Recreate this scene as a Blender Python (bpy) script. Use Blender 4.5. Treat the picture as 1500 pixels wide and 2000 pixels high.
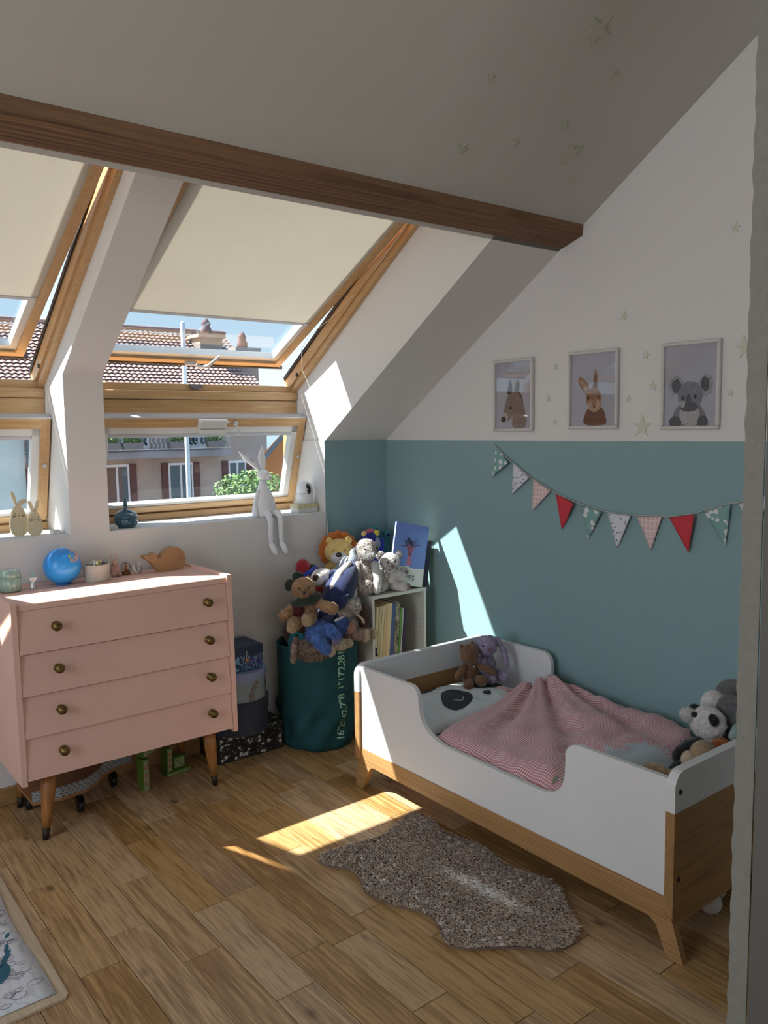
import bpy, bmesh, math, random
from mathutils import Vector, Matrix, noise
for _o in list(bpy.data.objects): bpy.data.objects.remove(_o)
S = bpy.context.scene
COL = S.collection
V = Vector
rnd = random.Random(7)

# ---------------------------------------------------------------- camera
YAW, PITCH, ROLL = 0.669904, 0.101485, -0.0135614
cy, sy, cp, sp = math.cos(YAW), math.sin(YAW), math.cos(PITCH), math.sin(PITCH)
_F = V((sy*cp, cy*cp, -sp)); _R = V((cy, -sy, 0)); _U = _R.cross(_F)
_R2 = math.cos(ROLL)*_R + math.sin(ROLL)*_U; _U2 = -math.sin(ROLL)*_R + math.cos(ROLL)*_U
cam = bpy.data.cameras.new('camera'); camo = bpy.data.objects.new('camera', cam); COL.objects.link(camo)
cam.sensor_fit = 'VERTICAL'; cam.sensor_height = 24.0; cam.lens = 24.0*1604.09/2000.0
cam.clip_start = 0.05; cam.clip_end = 300
camo.matrix_world = Matrix(((_R2.x, _U2.x, -_F.x, 0), (_R2.y, _U2.y, -_F.y, 0), (_R2.z, _U2.z, -_F.z, 1.5), (0, 0, 0, 1)))
S.camera = camo

# ---------------------------------------------------------------- world, sun, fill lamps in added openings out of view
w = bpy.data.worlds.new('sky'); S.world = w; w.use_nodes = True
nt = w.node_tree; nt.nodes.clear()
_o = nt.nodes.new('ShaderNodeOutputWorld'); _b = nt.nodes.new('ShaderNodeBackground')
_tc = nt.nodes.new('ShaderNodeTexCoord'); _sx = nt.nodes.new('ShaderNodeSeparateXYZ'); _cr = nt.nodes.new('ShaderNodeValToRGB')
nt.links.new(_tc.outputs['Generated'], _sx.inputs[0]); nt.links.new(_sx.outputs['Z'], _cr.inputs[0])
_cr.color_ramp.elements[0].position = 0.0; _cr.color_ramp.elements[0].color = (0.74, 0.90, 0.99, 1)
_cr.color_ramp.elements[1].position = 0.5; _cr.color_ramp.elements[1].color = (0.40, 0.66, 0.96, 1)
nt.links.new(_cr.outputs[0], _b.inputs[0]); _b.inputs[1].default_value = 1.35
nt.links.new(_b.outputs[0], _o.inputs[0])
sun = bpy.data.lights.new('sun', 'SUN'); suno = bpy.data.objects.new('sun', sun); COL.objects.link(suno)
sun.energy = 22.0; sun.angle = 0.0093; sun.color = (1.0, 0.93, 0.82)
suno.rotation_euler = V((1.3, -1.0, -1.90)).to_track_quat('-Z', 'Y').to_euler()
def area_light(name, loc, direction, sx_, sy_, power, col):
    l = bpy.data.lights.new(name, 'AREA'); l.shape = 'RECTANGLE'; l.size = sx_; l.size_y = sy_; l.energy = power; l.color = col
    o = bpy.data.objects.new(name, l); COL.objects.link(o); o.location = loc
    o.rotation_euler = V(direction).to_track_quat('-Z', 'Z').to_euler(); return o
area_light('fill_lamp_left', (-2.16, 1.45, 1.55), (1, 0.05, -0.05), 2.6, 1.3, 38, (0.86, 0.93, 1.0))  # added fill lamp, set in an invented opening of the left wall
area_light('fill_lamp_rear', (-0.3, -2.86, 1.6), (0, 1, -0.08), 2.4, 1.2, 14, (1.0, 0.95, 0.88))  # second added lamp brightening the room from an invented rear opening
vs = S.view_settings
vs.view_transform = 'Standard'; vs.look = 'None'; vs.exposure = 0.0; vs.gamma = 1.0; vs.use_curve_mapping = False

# ---------------------------------------------------------------- materials
def C(r, g, b):
    f = lambda c: (c/255/12.92) if c/255 <= .04045 else ((c/255+.055)/1.055)**2.4
    return (f(r), f(g), f(b), 1)
class NT:
    def __init__(s, name):
        s.m = bpy.data.materials.new(name); s.m.use_nodes = True; s.t = s.m.node_tree; s.t.nodes.clear()
        s.out = s.n('ShaderNodeOutputMaterial'); s.b = s.n('ShaderNodeBsdfPrincipled'); s.l(s.b, 0, s.out, 0)
        s.tc = s.n('ShaderNodeTexCoord')
    def n(s, t): return s.t.nodes.new(t)
    def l(s, a, i, b, j): s.t.links.new(a.outputs[i], b.inputs[j])
    def noise(s, scale, detail=3, src='Object', vec=None, rough=.55, dist=0):
        t = s.n('ShaderNodeTexNoise'); t.inputs['Scale'].default_value = scale; t.inputs['Detail'].default_value = detail
        t.inputs['Roughness'].default_value = rough; t.inputs['Distortion'].default_value = dist
        if vec: s.t.links.new(vec, t.inputs['Vector'])
        else: s.l(s.tc, src, t, 'Vector')
        return t
    def ramp(s, a, i, *st):
        r = s.n('ShaderNodeValToRGB'); e = r.color_ramp.elements
        while len(e) < len(st): e.new(.5)
        for k, (p, c) in enumerate(st): e[k].position = p; e[k].color = c
        s.l(a, i, r, 0); return r
    def mix(s, fac, a, b, mode='MIX'):
        x = s.n('ShaderNodeMix'); x.data_type = 'RGBA'; x.blend_type = mode
        for v, k in ((fac, 0), (a, 6), (b, 7)):
            if isinstance(v, (int, float)): x.inputs[k].default_value = v
            elif isinstance(v, tuple): x.inputs[k].default_value = v
            else: s.t.links.new(v, x.inputs[k])
        return x.outputs[2]
    def math(s, op, a, b=0.0):
        x = s.n('ShaderNodeMath'); x.operation = op
        for v, k in ((a, 0), (b, 1)):
            if isinstance(v, (int, float)): x.inputs[k].default_value = v
            else: s.t.links.new(v, x.inputs[k])
        return x.outputs[0]
    def mapping(s, sc=(1, 1, 1), src='Object', rot=(0, 0, 0), loc=None):
        m = s.n('ShaderNodeMapping'); m.inputs['Scale'].default_value = sc; m.inputs['Rotation'].default_value = rot
        s.l(s.tc, src, m, 0)
        if loc: s.t.links.new(loc, m.inputs['Location'])
        return m.outputs[0]
    def bump(s, sock, strength=.2, dist=.002):
        b = s.n('ShaderNodeBump'); b.inputs['Strength'].default_value = strength; b.inputs['Distance'].default_value = dist
        s.t.links.new(sock, b.inputs['Height']); s.l(b, 0, s.b, 'Normal')
    def col(s, sock): s.t.links.new(sock, s.b.inputs['Base Color'])
def shade(c, k): return (min(1, c[0]*k), min(1, c[1]*k), min(1, c[2]*k), 1)
_mc = {}
def M(name, col, rough=.6, metal=0.0, var=.12, vscale=6, bump=.0, bscale=300, bdist=.001, sheen=0.0, coat=0.0):
    if name in _mc: return _mc[name]
    s = NT(name)
    n = s.noise(vscale, 4)
    r = s.ramp(n, 0, (.25, shade(col, 1-var)), (.75, shade(col, 1+var))); s.l(r, 0, s.b, 'Base Color')
    s.b.inputs['Roughness'].default_value = rough; s.b.inputs['Metallic'].default_value = metal
    s.b.inputs['Sheen Weight'].default_value = sheen; s.b.inputs['Coat Weight'].default_value = coat
    if bump: s.bump(s.noise(bscale, 2).outputs[0], bump, bdist)
    _mc[name] = s.m; return s.m
def plush_mat(name, col, col2=None, scale=60, thr=.5):
    if name in _mc: return _mc[name]
    s = NT(name); col2 = col2 or shade(col, .72)
    n = s.noise(scale, 5, rough=.7)
    r = s.ramp(n, 0, (max(0, thr-.13), col2), (min(1, thr+.13), col)); s.l(r, 0, s.b, 'Base Color')
    s.b.inputs['Roughness'].default_value = .95; s.b.inputs['Sheen Weight'].default_value = .35; s.b.inputs['Sheen Roughness'].default_value = .5
    s.bump(s.noise(220, 3).outputs[0], .55, .004)
    _mc[name] = s.m; return s.m
def wood(name, base, dark, axis=1, rough=.5, scale=1.0, knots=True, perobj=True, contrast=1.0):
    """long grain along the given object axis"""
    if name in _mc: return _mc[name]
    s = NT(name)
    sc = [16*scale]*3; sc[axis] = 1.1*scale
    oi = s.n('ShaderNodeObjectInfo'); cb = s.n('ShaderNodeCombineXYZ')
    for k in range(3): s.t.links.new(s.math('MULTIPLY', oi.outputs['Random'], 37.0+11*k), cb.inputs[k])
    mp = s.mapping(tuple(sc), loc=cb.outputs[0])
    n1 = s.noise(1.0, 6, vec=mp, rough=.62, dist=.6)
    wv = s.n('ShaderNodeTexWave'); wv.inputs['Scale'].default_value = 1.6; wv.inputs['Distortion'].default_value = 7.0; wv.inputs['Detail'].default_value = 3; wv.inputs['Detail Scale'].default_value = 1.3
    wv.bands_direction = 'XYZ'[(axis+1) % 3] if axis != 2 else 'X'
    s.t.links.new(mp, wv.inputs['Vector'])
    mp2 = s.mapping(tuple(c_*5.5 if k_ != axis else c_*2.0 for k_, c_ in enumerate(sc)), loc=cb.outputs[0])
    n2 = s.noise(1.0, 4, vec=mp2, rough=.7)
    f = s.math('ADD', s.math('ADD', s.math('MULTIPLY', n1.outputs[0], .36), s.math('MULTIPLY', wv.outputs['Fac'], .16)), s.math('MULTIPLY', n2.outputs[0], .48))
    x = s.n('ShaderNodeValToRGB'); s.t.links.new(f, x.inputs[0])
    x.color_ramp.elements[0].position = .36; x.color_ramp.elements[0].color = dark
    x.color_ramp.elements[1].position = .62; x.color_ramp.elements[1].color = base
    c = x.outputs[0]
    if knots:
        ks = [2.6]*3; ks[axis] = 1.3
        vo = s.n('ShaderNodeTexVoronoi'); vo.inputs['Scale'].default_value = 1.0*scale
        s.t.links.new(s.mapping(tuple(ks), loc=cb.outputs[0]), vo.inputs['Vector'])
        kr = s.ramp(vo, 'Distance', (.03, (1, 1, 1, 1)), (.10, (0, 0, 0, 1)))
        c = s.mix(s.math('MULTIPLY', kr.outputs[0], .8), c, shade(dark, .38))
    if perobj:
        h = s.n('ShaderNodeHueSaturation'); s.t.links.new(c, h.inputs['Color'])
        s.t.links.new(s.math('ADD', s.math('MULTIPLY', oi.outputs['Random'], .42*contrast), 1-.2*contrast), h.inputs['Value'])
        s.t.links.new(s.math('ADD', s.math('MULTIPLY', oi.outputs['Random'], -.25), 1.1), h.inputs['Saturation'])
        c = h.outputs[0]
    s.col(c); s.b.inputs['Roughness'].default_value = rough
    s.bump(f, .12, .001)
    _mc[name] = s.m; return s.m
def glass_mat(name, tint, gloss=.08, refl=.8):
    s = NT(name); s.t.nodes.remove(s.b)
    t = s.n('ShaderNodeBsdfTransparent'); t.inputs[0].default_value = tint
    g = s.n('ShaderNodeBsdfGlossy'); g.inputs['Roughness'].default_value = .02
    lw = s.n('ShaderNodeLayerWeight'); lw.inputs[0].default_value = .25
    mx = s.n('ShaderNodeMixShader'); s.t.links.new(s.math('ADD', s.math('MULTIPLY', lw.outputs['Fresnel'], refl), gloss*.3), mx.inputs[0])
    s.l(t, 0, mx, 1); s.l(g, 0, mx, 2); s.l(mx, 0, s.out, 0); return s.m

m_white = M('white_plaster', C(222, 219, 217), .85, var=.02, vscale=2, bump=.08, bscale=400)
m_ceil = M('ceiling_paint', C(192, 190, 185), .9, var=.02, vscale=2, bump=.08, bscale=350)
m_teal = M('teal_paint', C(136, 166, 169), .8, var=.02, vscale=3, bump=.05, bscale=400)
def two_tone():
    s = NT('right_wall_paint'); sx = s.n('ShaderNodeSeparateXYZ'); s.l(s.tc, 'Object', sx, 0)
    f = s.math('GREATER_THAN', sx.outputs[2], 1.437)
    s.col(s.mix(f, C(136, 166, 169), C(222, 219, 217))); s.b.inputs['Roughness'].default_value = .82
    s.bump(s.noise(400, 2).outputs[0], .06, .001); return s.m
m_rwall = two_tone()
m_pine_x = wood('pine_x', C(204, 168, 122), C(184, 142, 96), 0, .35, 2.0, False, False)
m_pine_s = wood('pine_s', C(204, 168, 122), C(184, 142, 96), 1, .35, 2.0, False, False)
m_pine_z = wood('pine_z', C(204, 168, 122), C(184, 142, 96), 2, .35, 2.0, False, False)
m_beam = wood('beam_wood', C(136, 102, 74), C(94, 66, 46), 0, .8, .8, True, False)
m_floor = wood('oak_floor', C(196, 160, 114), C(142, 106, 68), 1, .45, 2.2, True, True, .45)
m_oak_y = wood('oak_y', C(178, 138, 90), C(150, 110, 68), 1, .5, 1.3, False, False)
m_oak_x = wood('oak_x', C(172, 132, 86), C(144, 106, 66), 0, .5, 1.3, False, False)
m_legwood = wood('leg_wood', C(172, 118, 66), C(134, 84, 42), 2, .4, 2.0, False, False)
m_alu = M('grey_aluminium', C(196, 198, 202), .4, .2, var=.03)
m_liner = M('white_liner', C(214, 212, 210), .45, 0, var=.02)
m_seal = M('dark_seal', C(40, 34, 34), .6, 0, var=.1)
m_glass = glass_mat('window_glass', (.80, .85, .88, 1), .03, .12)
m_pglass = glass_mat('picture_glass', (.97, .97, .97, 1), .04)
def blind_mat():
    s = NT('blind_fabric'); s.b.inputs['Base Color'].default_value = C(214, 203, 178); s.b.inputs['Roughness'].default_value = .9
    n = s.noise(3, 3); s.l(s.ramp(n, 0, (.3, C(214, 208, 198)), (.7, C(222, 217, 208))), 0, s.b, 'Base Color')
    t = s.n('ShaderNodeBsdfTranslucent'); t.inputs[0].default_value = C(232, 226, 216)
    mx = s.n('ShaderNodeMixShader'); mx.inputs[0].default_value = .29
    s.l(s.b, 0, mx, 1); s.l(t, 0, mx, 2); s.l(mx, 0, s.out, 0); return s.m
m_blind = blind_mat()
m_bedwhite = M('bed_white_laminate', C(226, 226, 228), .4, var=.015)
m_pink = M('pink_paint', C(222, 180, 165), .55, var=.05, vscale=4, bump=.05, bscale=150)
m_brass = M('aged_brass', C(120, 98, 58), .38, .9, var=.3, vscale=40)
m_dark = M('dark_metal', C(52, 44, 38), .5, .5, var=.2)
m_black = M('black_plastic', C(20, 20, 22), .35, var=.1)
m_shelf = M('white_shelf_board', C(216, 214, 206), .5, var=.02)

# ---------------------------------------------------------------- mesh builder
class MB:
    def __init__(s): s.v = []; s.f = []; s.mi = []; s.sm = []
    def add(s, vs_, fs, mi=0, smooth=False):
        o = len(s.v); s.v += [tuple(p) for p in vs_]
        for f in fs: s.f.append(tuple(i+o for i in f)); s.mi.append(mi); s.sm.append(smooth)
    def obox(s, o, ex, ey, ez, mi=0):
        o, ex, ey, ez = V(o), V(ex), V(ey), V(ez)
        p = [o, o+ex, o+ex+ey, o+ey, o+ez, o+ex+ez, o+ex+ey+ez, o+ey+ez]
        fs = [(0, 3, 2, 1), (4, 5, 6, 7), (0, 1, 5, 4), (1, 2, 6, 5), (2, 3, 7, 6), (3, 0, 4, 7)]
        if ex.cross(ey).dot(ez) < 0: fs = [f[::-1] for f in fs]
        s.add(p, fs, mi)
    def box(s, a, b, mi=0): s.obox(a, (b[0]-a[0], 0, 0), (0, b[1]-a[1], 0), (0, 0, b[2]-a[2]), mi)
    def bbox(s, a, b, r=.003, mi=0):
        """box with chamfered edges"""
        bm = bmesh.new(); bmesh.ops.create_cube(bm, size=1)
        for v in bm.verts: v.co = V(((a[k]+b[k])/2 + v.co[k]*(b[k]-a[k]) for k in range(3)))
        bmesh.ops.bevel(bm, geom=bm.edges[:], offset=r, segments=1, affect='EDGES'); s.from_bm(bm, mi)
    def from_bm(s, bm, mi=0, smooth=False, mat=None):
        bm.verts.ensure_lookup_table(); bm.verts.index_update()
        s.add([(mat @ v.co if mat else v.co) for v in bm.verts], [[v.index for v in f.verts] for f in bm.faces], mi, smooth); bm.free()
    def prism(s, poly, axis, a, b, mi=0, facemi=None, cap=(None, None)):
        """polygon in the two other axes, extruded along axis from a to b"""
        def P(q, t):
            r = list(q); r.insert(axis, t); return tuple(r)
        n = len(poly)
        area = sum(poly[i][0]*poly[(i+1) % n][1]-poly[(i+1) % n][0]*poly[i][1] for i in range(n))
        if (area < 0) != (axis == 1): poly = poly[::-1]; facemi = facemi and [facemi[(n-2-i) % n] for i in range(n)]
        vs_ = [P(q, a) for q in poly]+[P(q, b) for q in poly]
        fl = a > b
        def o(f): return f[::-1] if fl else f
        s.add(vs_, [o(tuple(range(n))[::-1])], mi if cap[0] is None else cap[0]); base = len(s.v)-2*n
        s.f.append(o(tuple(range(base+n, base+2*n)))); s.mi.append(mi if cap[1] is None else cap[1]); s.sm.append(False)
        for i in range(n):
            j = (i+1) % n; s.f.append(o((base+i, base+j, base+n+j, base+n+i))); s.mi.append(facemi[i] if facemi else mi); s.sm.append(False)
    def lathe(s, prof, c=(0, 0, 0), n=28, mi=0, smooth=True, mat=None):
        c = V(c); vs_ = []; fs = []
        for r, z in prof:
            for k in range(n):
                a = 2*math.pi*k/n; p = V((r*math.cos(a), r*math.sin(a), z)); vs_.append(c+(mat @ p if mat else p))
        m = len(prof)
        for i in range(m-1):
            for k in range(n):
                l = (k+1) % n; fs.append((i*n+k, i*n+l, (i+1)*n+l, (i+1)*n+k))
        fs.append(tuple(range(n))[::-1]); fs.append(tuple(range((m-1)*n, m*n)))
        s.add(vs_, fs, mi, smooth)
    def tube(s, pts, rad, n=8, mi=0, smooth=True, cap=True, flat=1.0):
        pts = [V(p) for p in pts]; m = len(pts)
        if isinstance(rad, (int, float)): rad = [rad]*m
        if cap:   # rounded ends
            d0 = (pts[0]-pts[1]).normalized(); d1 = (pts[-1]-pts[-2]).normalized()
            pts = [pts[0]+d0*rad[0]*.95, pts[0]+d0*rad[0]*.62]+pts+[pts[-1]+d1*rad[-1]*.62, pts[-1]+d1*rad[-1]*.95]
            rad = [rad[0]*.25, rad[0]*.75]+list(rad)+[rad[-1]*.75, rad[-1]*.25]; m += 4
        vs_ = []; fs = []; up = V((0, 0, 1))
        d = (pts[1]-pts[0]).normalized()
        if abs(d.dot(up)) > .95: up = V((0, 1, 0))
        for i in range(m):
            d = (pts[min(i+1, m-1)]-pts[max(i-1, 0)]).normalized()
            a = d.cross(up).normalized(); b = a.cross(d).normalized(); up = b
            for k in range(n):
                t = 2*math.pi*k/n; vs_.append(pts[i]+a*math.cos(t)*rad[i]+b*math.sin(t)*rad[i]*flat)
        for i in range(m-1):
            for k in range(n):
                l = (k+1) % n; fs.append((i*n+k, i*n+l, (i+1)*n+l, (i+1)*n+k))
        fs.append(tuple(range(n))[::-1]); fs.append(tuple(range((m-1)*n, m*n)))
        s.add(vs_, fs, mi, smooth)
    def ell(s, c, r, rot=(0, 0, 0), sub=3, mi=0, jit=0.0, shape=None):
        bm = bmesh.new(); bmesh.ops.create_icosphere(bm, subdivisions=sub, radius=1)
        R = Matrix.Rotation(rot[2], 3, 'Z') @ Matrix.Rotation(rot[1], 3, 'Y') @ Matrix.Rotation(rot[0], 3, 'X')
        if isinstance(r, (int, float)): r = (r, r, r)
        c = V(c)
        for v in bm.verts:
            p = v.co.copy()
            if shape: p = shape(p)
            if jit: p = p*(1+jit*noise.noise(p*3+c*50))
            v.co = c + R @ V((p.x*r[0], p.y*r[1], p.z*r[2]))
        s.from_bm(bm, mi, True)
    def fur(s, count, ln, wd, droop=.3, mi=0, seed=1):
        """short tufts scattered over the faces made so far"""
        rg = random.Random(seed); fs = list(s.f); 
        if not fs: return
        ars = []; tot = 0
        for f in fs:
            a, b, c = (V(s.v[i]) for i in f[:3]); tot += (b-a).cross(c-a).length*(1 if len(f) == 3 else 2); ars.append(tot)
        import bisect
        for _ in range(count):
            f = fs[min(len(fs)-1, bisect.bisect(ars, rg.random()*tot))]
            a, b, c = (V(s.v[i]) for i in f[:3]); u, v = rg.random(), rg.random()
            if len(f) == 3 and u+v > 1: u, v = 1-u, 1-v
            p = a+(b-a)*u+(c-a)*v; n = (b-a).cross(c-a)
            if n.length < 1e-12: continue
            n.normalize(); t = n.orthogonal().normalized(); t = Matrix.Rotation(rg.random()*6.28, 3, n) @ t
            l = ln*(.5+rg.random()); tip = p+n*l*.75+t.cross(n)*l*rg.uniform(-.7, .7)+V((0, 0, -droop*l))
            o = len(s.v); s.v += [tuple(p-t*wd), tuple(p+t*wd), tuple(tip)]; s.f.append((o, o+1, o+2)); s.mi.append(mi); s.sm.append(True)
    def build(s, name, mats, parent=None, origin=None):
        me = bpy.data.meshes.new(name)
        o3 = V(origin) if origin is not None else V((0, 0, 0))
        me.from_pydata([tuple(V(p)-o3) for p in s.v], [], s.f); me.update()
        if not isinstance(mats, (list, tuple)): mats = [mats]
        for m in mats: me.materials.append(m)
        me.polygons.foreach_set('material_index', s.mi); me.polygons.foreach_set('use_smooth', s.sm)
        o = bpy.data.objects.new(name, me); COL.objects.link(o); o.location = o3
        if parent is not None:
            o.parent = parent
            o.matrix_parent_inverse = Matrix.Identity(4); o.location = o3 - root_loc(parent)
        return o
def root_loc(p):
    l = V(p.location)
    while p.parent is not None: p = p.parent; l += V(p.location)
    return l
def tag(o, label=None, cat=None, group=None, kind=None):
    if label: o['label'] = label
    if cat: o['category'] = cat
    if group: o['group'] = group
    if kind: o['kind'] = kind
    return o
def thing(name, loc, label, cat, group=None):
    o = bpy.data.objects.new(name, None); COL.objects.link(o); o.location = loc; o.empty_display_size = .05
    return tag(o, label, cat, group)
def struct(name, mb, mats, parent=None, label=None):
    o = mb.build(name, mats, parent)
    if parent is None: o['kind'] = 'structure'
    if label: o['label'] = label
    return o
def sroot(name, loc, label=None):
    o = bpy.data.objects.new(name, None); COL.objects.link(o); o.location = loc; o['kind'] = 'structure'
    if label: o['label'] = label
    return o
def text_mesh(body, size, mb, fn, mi=0, align='LEFT', spacing=1.0):
    cu = bpy.data.curves.new('lettering_curve', 'FONT'); cu.body = body; cu.size = size; cu.align_x = align; cu.resolution_u = 3; cu.space_character = spacing
    to = bpy.data.objects.new('lettering_tmp', cu); COL.objects.link(to)
    dg = bpy.context.evaluated_depsgraph_get(); dg.update()
    me = to.evaluated_get(dg).to_mesh()
    mb.add([fn(v.co) for v in me.vertices], [tuple(p.vertices) for p in me.polygons], mi)
    to.evaluated_get(dg).to_mesh_clear(); bpy.data.objects.remove(to); bpy.data.curves.remove(cu)

# ---------------------------------------------------------------- room shell
YK, XR = 3.47, 2.773                    # window wall face, right wall face
P2 = lambda y: 1.442+.67*(YK-y)          # lower ceiling slope
P1 = lambda y: 1.737+.70*(YK-y)          # soffit of the pier between the windows
FS = .66; FP = lambda y: 1.699+FS*(3.724-y)     # inner plane of the roof-window frames
TH = math.atan(FS); DN = V((0, math.cos(TH), -math.sin(TH))); NO = V((0, math.sin(TH), math.cos(TH)))
ROOF = lambda y: FP(y)+.16
X0, X1, XL1 = 1.248, 2.373, 1.084        # right window left/right reveal, left window right reveal
XL0 = XL1-(X1-X0)
YB = 2.302                               # where the ceiling slab ends above the windows
SILL = 1.076
mb = MB(); mb.box((-2.2, -3.0, -.2), (XR+.1, YK+.4, -.016)); floor = struct('floor', mb, M('subfloor', C(70, 50, 32), .9))
cols = {0: [2.74, 2.20], 1: [3.08, 2.33, 1.6], 2: [2.59, 2.078], 3: [2.285, 1.775], 4: [2.95, 2.30, 1.9, 1.4], 5: [2.62, 1.874, 1.515], 6: [2.42, 1.95], -1: [2.5, 1.9], 7: [2.75, 2.2, 1.72]}
pr = random.Random(3); PW = .1243
for k in range(-7, 18):
    xa = .651+PW*k; xb = min(xa+PW-.0018, XR-.002); xa = max(xa, -.3)
    if xb-xa < .02: continue
    js = sorted(cols.get(k, []), reverse=True)
    if not js:
        y = YK-pr.uniform(.1, .7); js = []
        while y > .7: js.append(y); y -= pr.uniform(.36, .85)
    else:
        y = js[0]+pr.uniform(.4, .6)
        while y < YK: js.insert(0, y); y += pr.uniform(.4, .6)
        y = js[-1]-pr.uniform(.4, .7)
        while y > .7: js.append(y); y -= pr.uniform(.36, .85)
    ys = [YK-.001]+js+[.5]
    for a, b in zip(ys[:-1], ys[1:]):
        mb = MB(); t = pr.uniform(-.0004, .0004)
        mb.bbox((xa, b+.0018, -.015), (xb, a, t), .0012); mb.build('plank', m_floor, floor, origin=((xa+xb)/2, (a+b)/2, 0))
mb = MB(); mb.box((-2.2, .5-.001, -.016), (-.3, YK, -.0005)); mb.box((-.3, -3, -.016), (XR, .5, -.0005)); mb.build('plank_floor_rest', m_floor, floor)['kind'] = 'stuff'
# window wall (white), with the sill on top
mb = MB(); mb.box((-2.2, YK, 0), (X1-.006, 3.85, SILL)); struct('wall_window', mb, m_white)
mb = MB(); mb.prism([(YK, 0), (YK, 1.442), (3.85, 1.442), (3.85, 0)], 0, X1-.006, XR+.05, 0, None, (1, 0)); struct('wall_alcove', mb, [m_teal, m_white])
# pier between the windows, blocks at both sides
def side_block(name, xa, xb, soff, z0, mat):
    mb = MB(); mb.prism([(YK, z0), (YK, soff(YK)), (YB-.05, soff(YB-.05)), (YB-.05, ROOF(YB-.05)), (3.85, ROOF(3.85)), (3.85, z0)], 0, xa, xb); return struct(name, mb, mat)
side_block('wall_pier', XL1, X0, P1, SILL, m_white)
mb = MB(); mb.prism([(YK, 1.442), (YB-.05, P2(YB-.05)), (YB-.05, ROOF(YB-.05)), (3.85, ROOF(3.85)), (3.85, 1.442)], 0, X1, XR+.05); struct('ceiling_slope', mb, m_white)
mb = MB(); mb.prism([(YK, SILL), (YK, 1.442), (YB-.05, P2(YB-.05)), (YB-.05, ROOF(YB-.05)), (3.85, ROOF(3.85)), (3.85, SILL)], 0, -2.2, XL0); struct('wall_pier_left', mb, m_white)
# main ceiling
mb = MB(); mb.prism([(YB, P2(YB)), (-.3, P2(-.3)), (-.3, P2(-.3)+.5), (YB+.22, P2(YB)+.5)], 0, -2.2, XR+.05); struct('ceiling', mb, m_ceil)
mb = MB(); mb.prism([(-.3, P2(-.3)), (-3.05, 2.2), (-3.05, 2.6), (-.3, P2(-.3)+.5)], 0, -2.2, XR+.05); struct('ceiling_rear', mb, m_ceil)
mb = MB(); mb.box((XR, -3.0, 0), (XR+.12, 3.9, 4.4)); struct('wall_right', mb, m_rwall)
mb = MB(); mb.box((-2.2, -3.05, 0), (XR+.1, -2.92, .95)); mb.box((-2.2, -3.05, 2.25), (XR+.1, -2.92, 4.4)); mb.box((-2.2, -3.05, .95), (-1.55, -2.92, 2.25)); mb.box((.95, -3.05, .95), (XR+.1, -2.92, 2.25)); struct('wall_rear', mb, m_white)
mb = MB(); mb.box((-2.32, -3.05, 0), (-2.2, 3.9, .85)); mb.box((-2.32, -3.05, 2.25), (-2.2, 3.9, 4.4)); mb.box((-2.32, -3.05, .85), (-2.2, .1, 2.25)); mb.box((-2.32, 2.8, .85), (-2.2, 3.9, 2.25)); struct('wall_left', mb, m_white)
mb = MB(); mb.bbox((-2.2, YK-.014, 0), (X1+.395, YK-.0005, .075), .003); struct('baseboard_window', mb, m_oak_x)
# purlin under the slope
SL2 = V((0, 1, -.67)).normalized(); N2 = V((0, -.67, -1)).normalized()
mb = MB(); bm = bmesh.new()
o = V((-2.19, 2.283, P2(2.283)))+N2*.004
ex, ey, ez = V((XR+2.19-.002, 0, 0)), -SL2*.105+N2*.030, -N2*.12
mb.obox(o, ex, ey, ez)
mb.obox(o+ey*.999-N2*.003, ex, -SL2*.026-N2*.028, ez*.6)
beam = tag(mb.build('ceiling_beam', m_beam, origin=(0, 2.25, 2.25)), 'rough brown wooden beam running under the sloped ceiling above the windows', 'beam')

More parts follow.
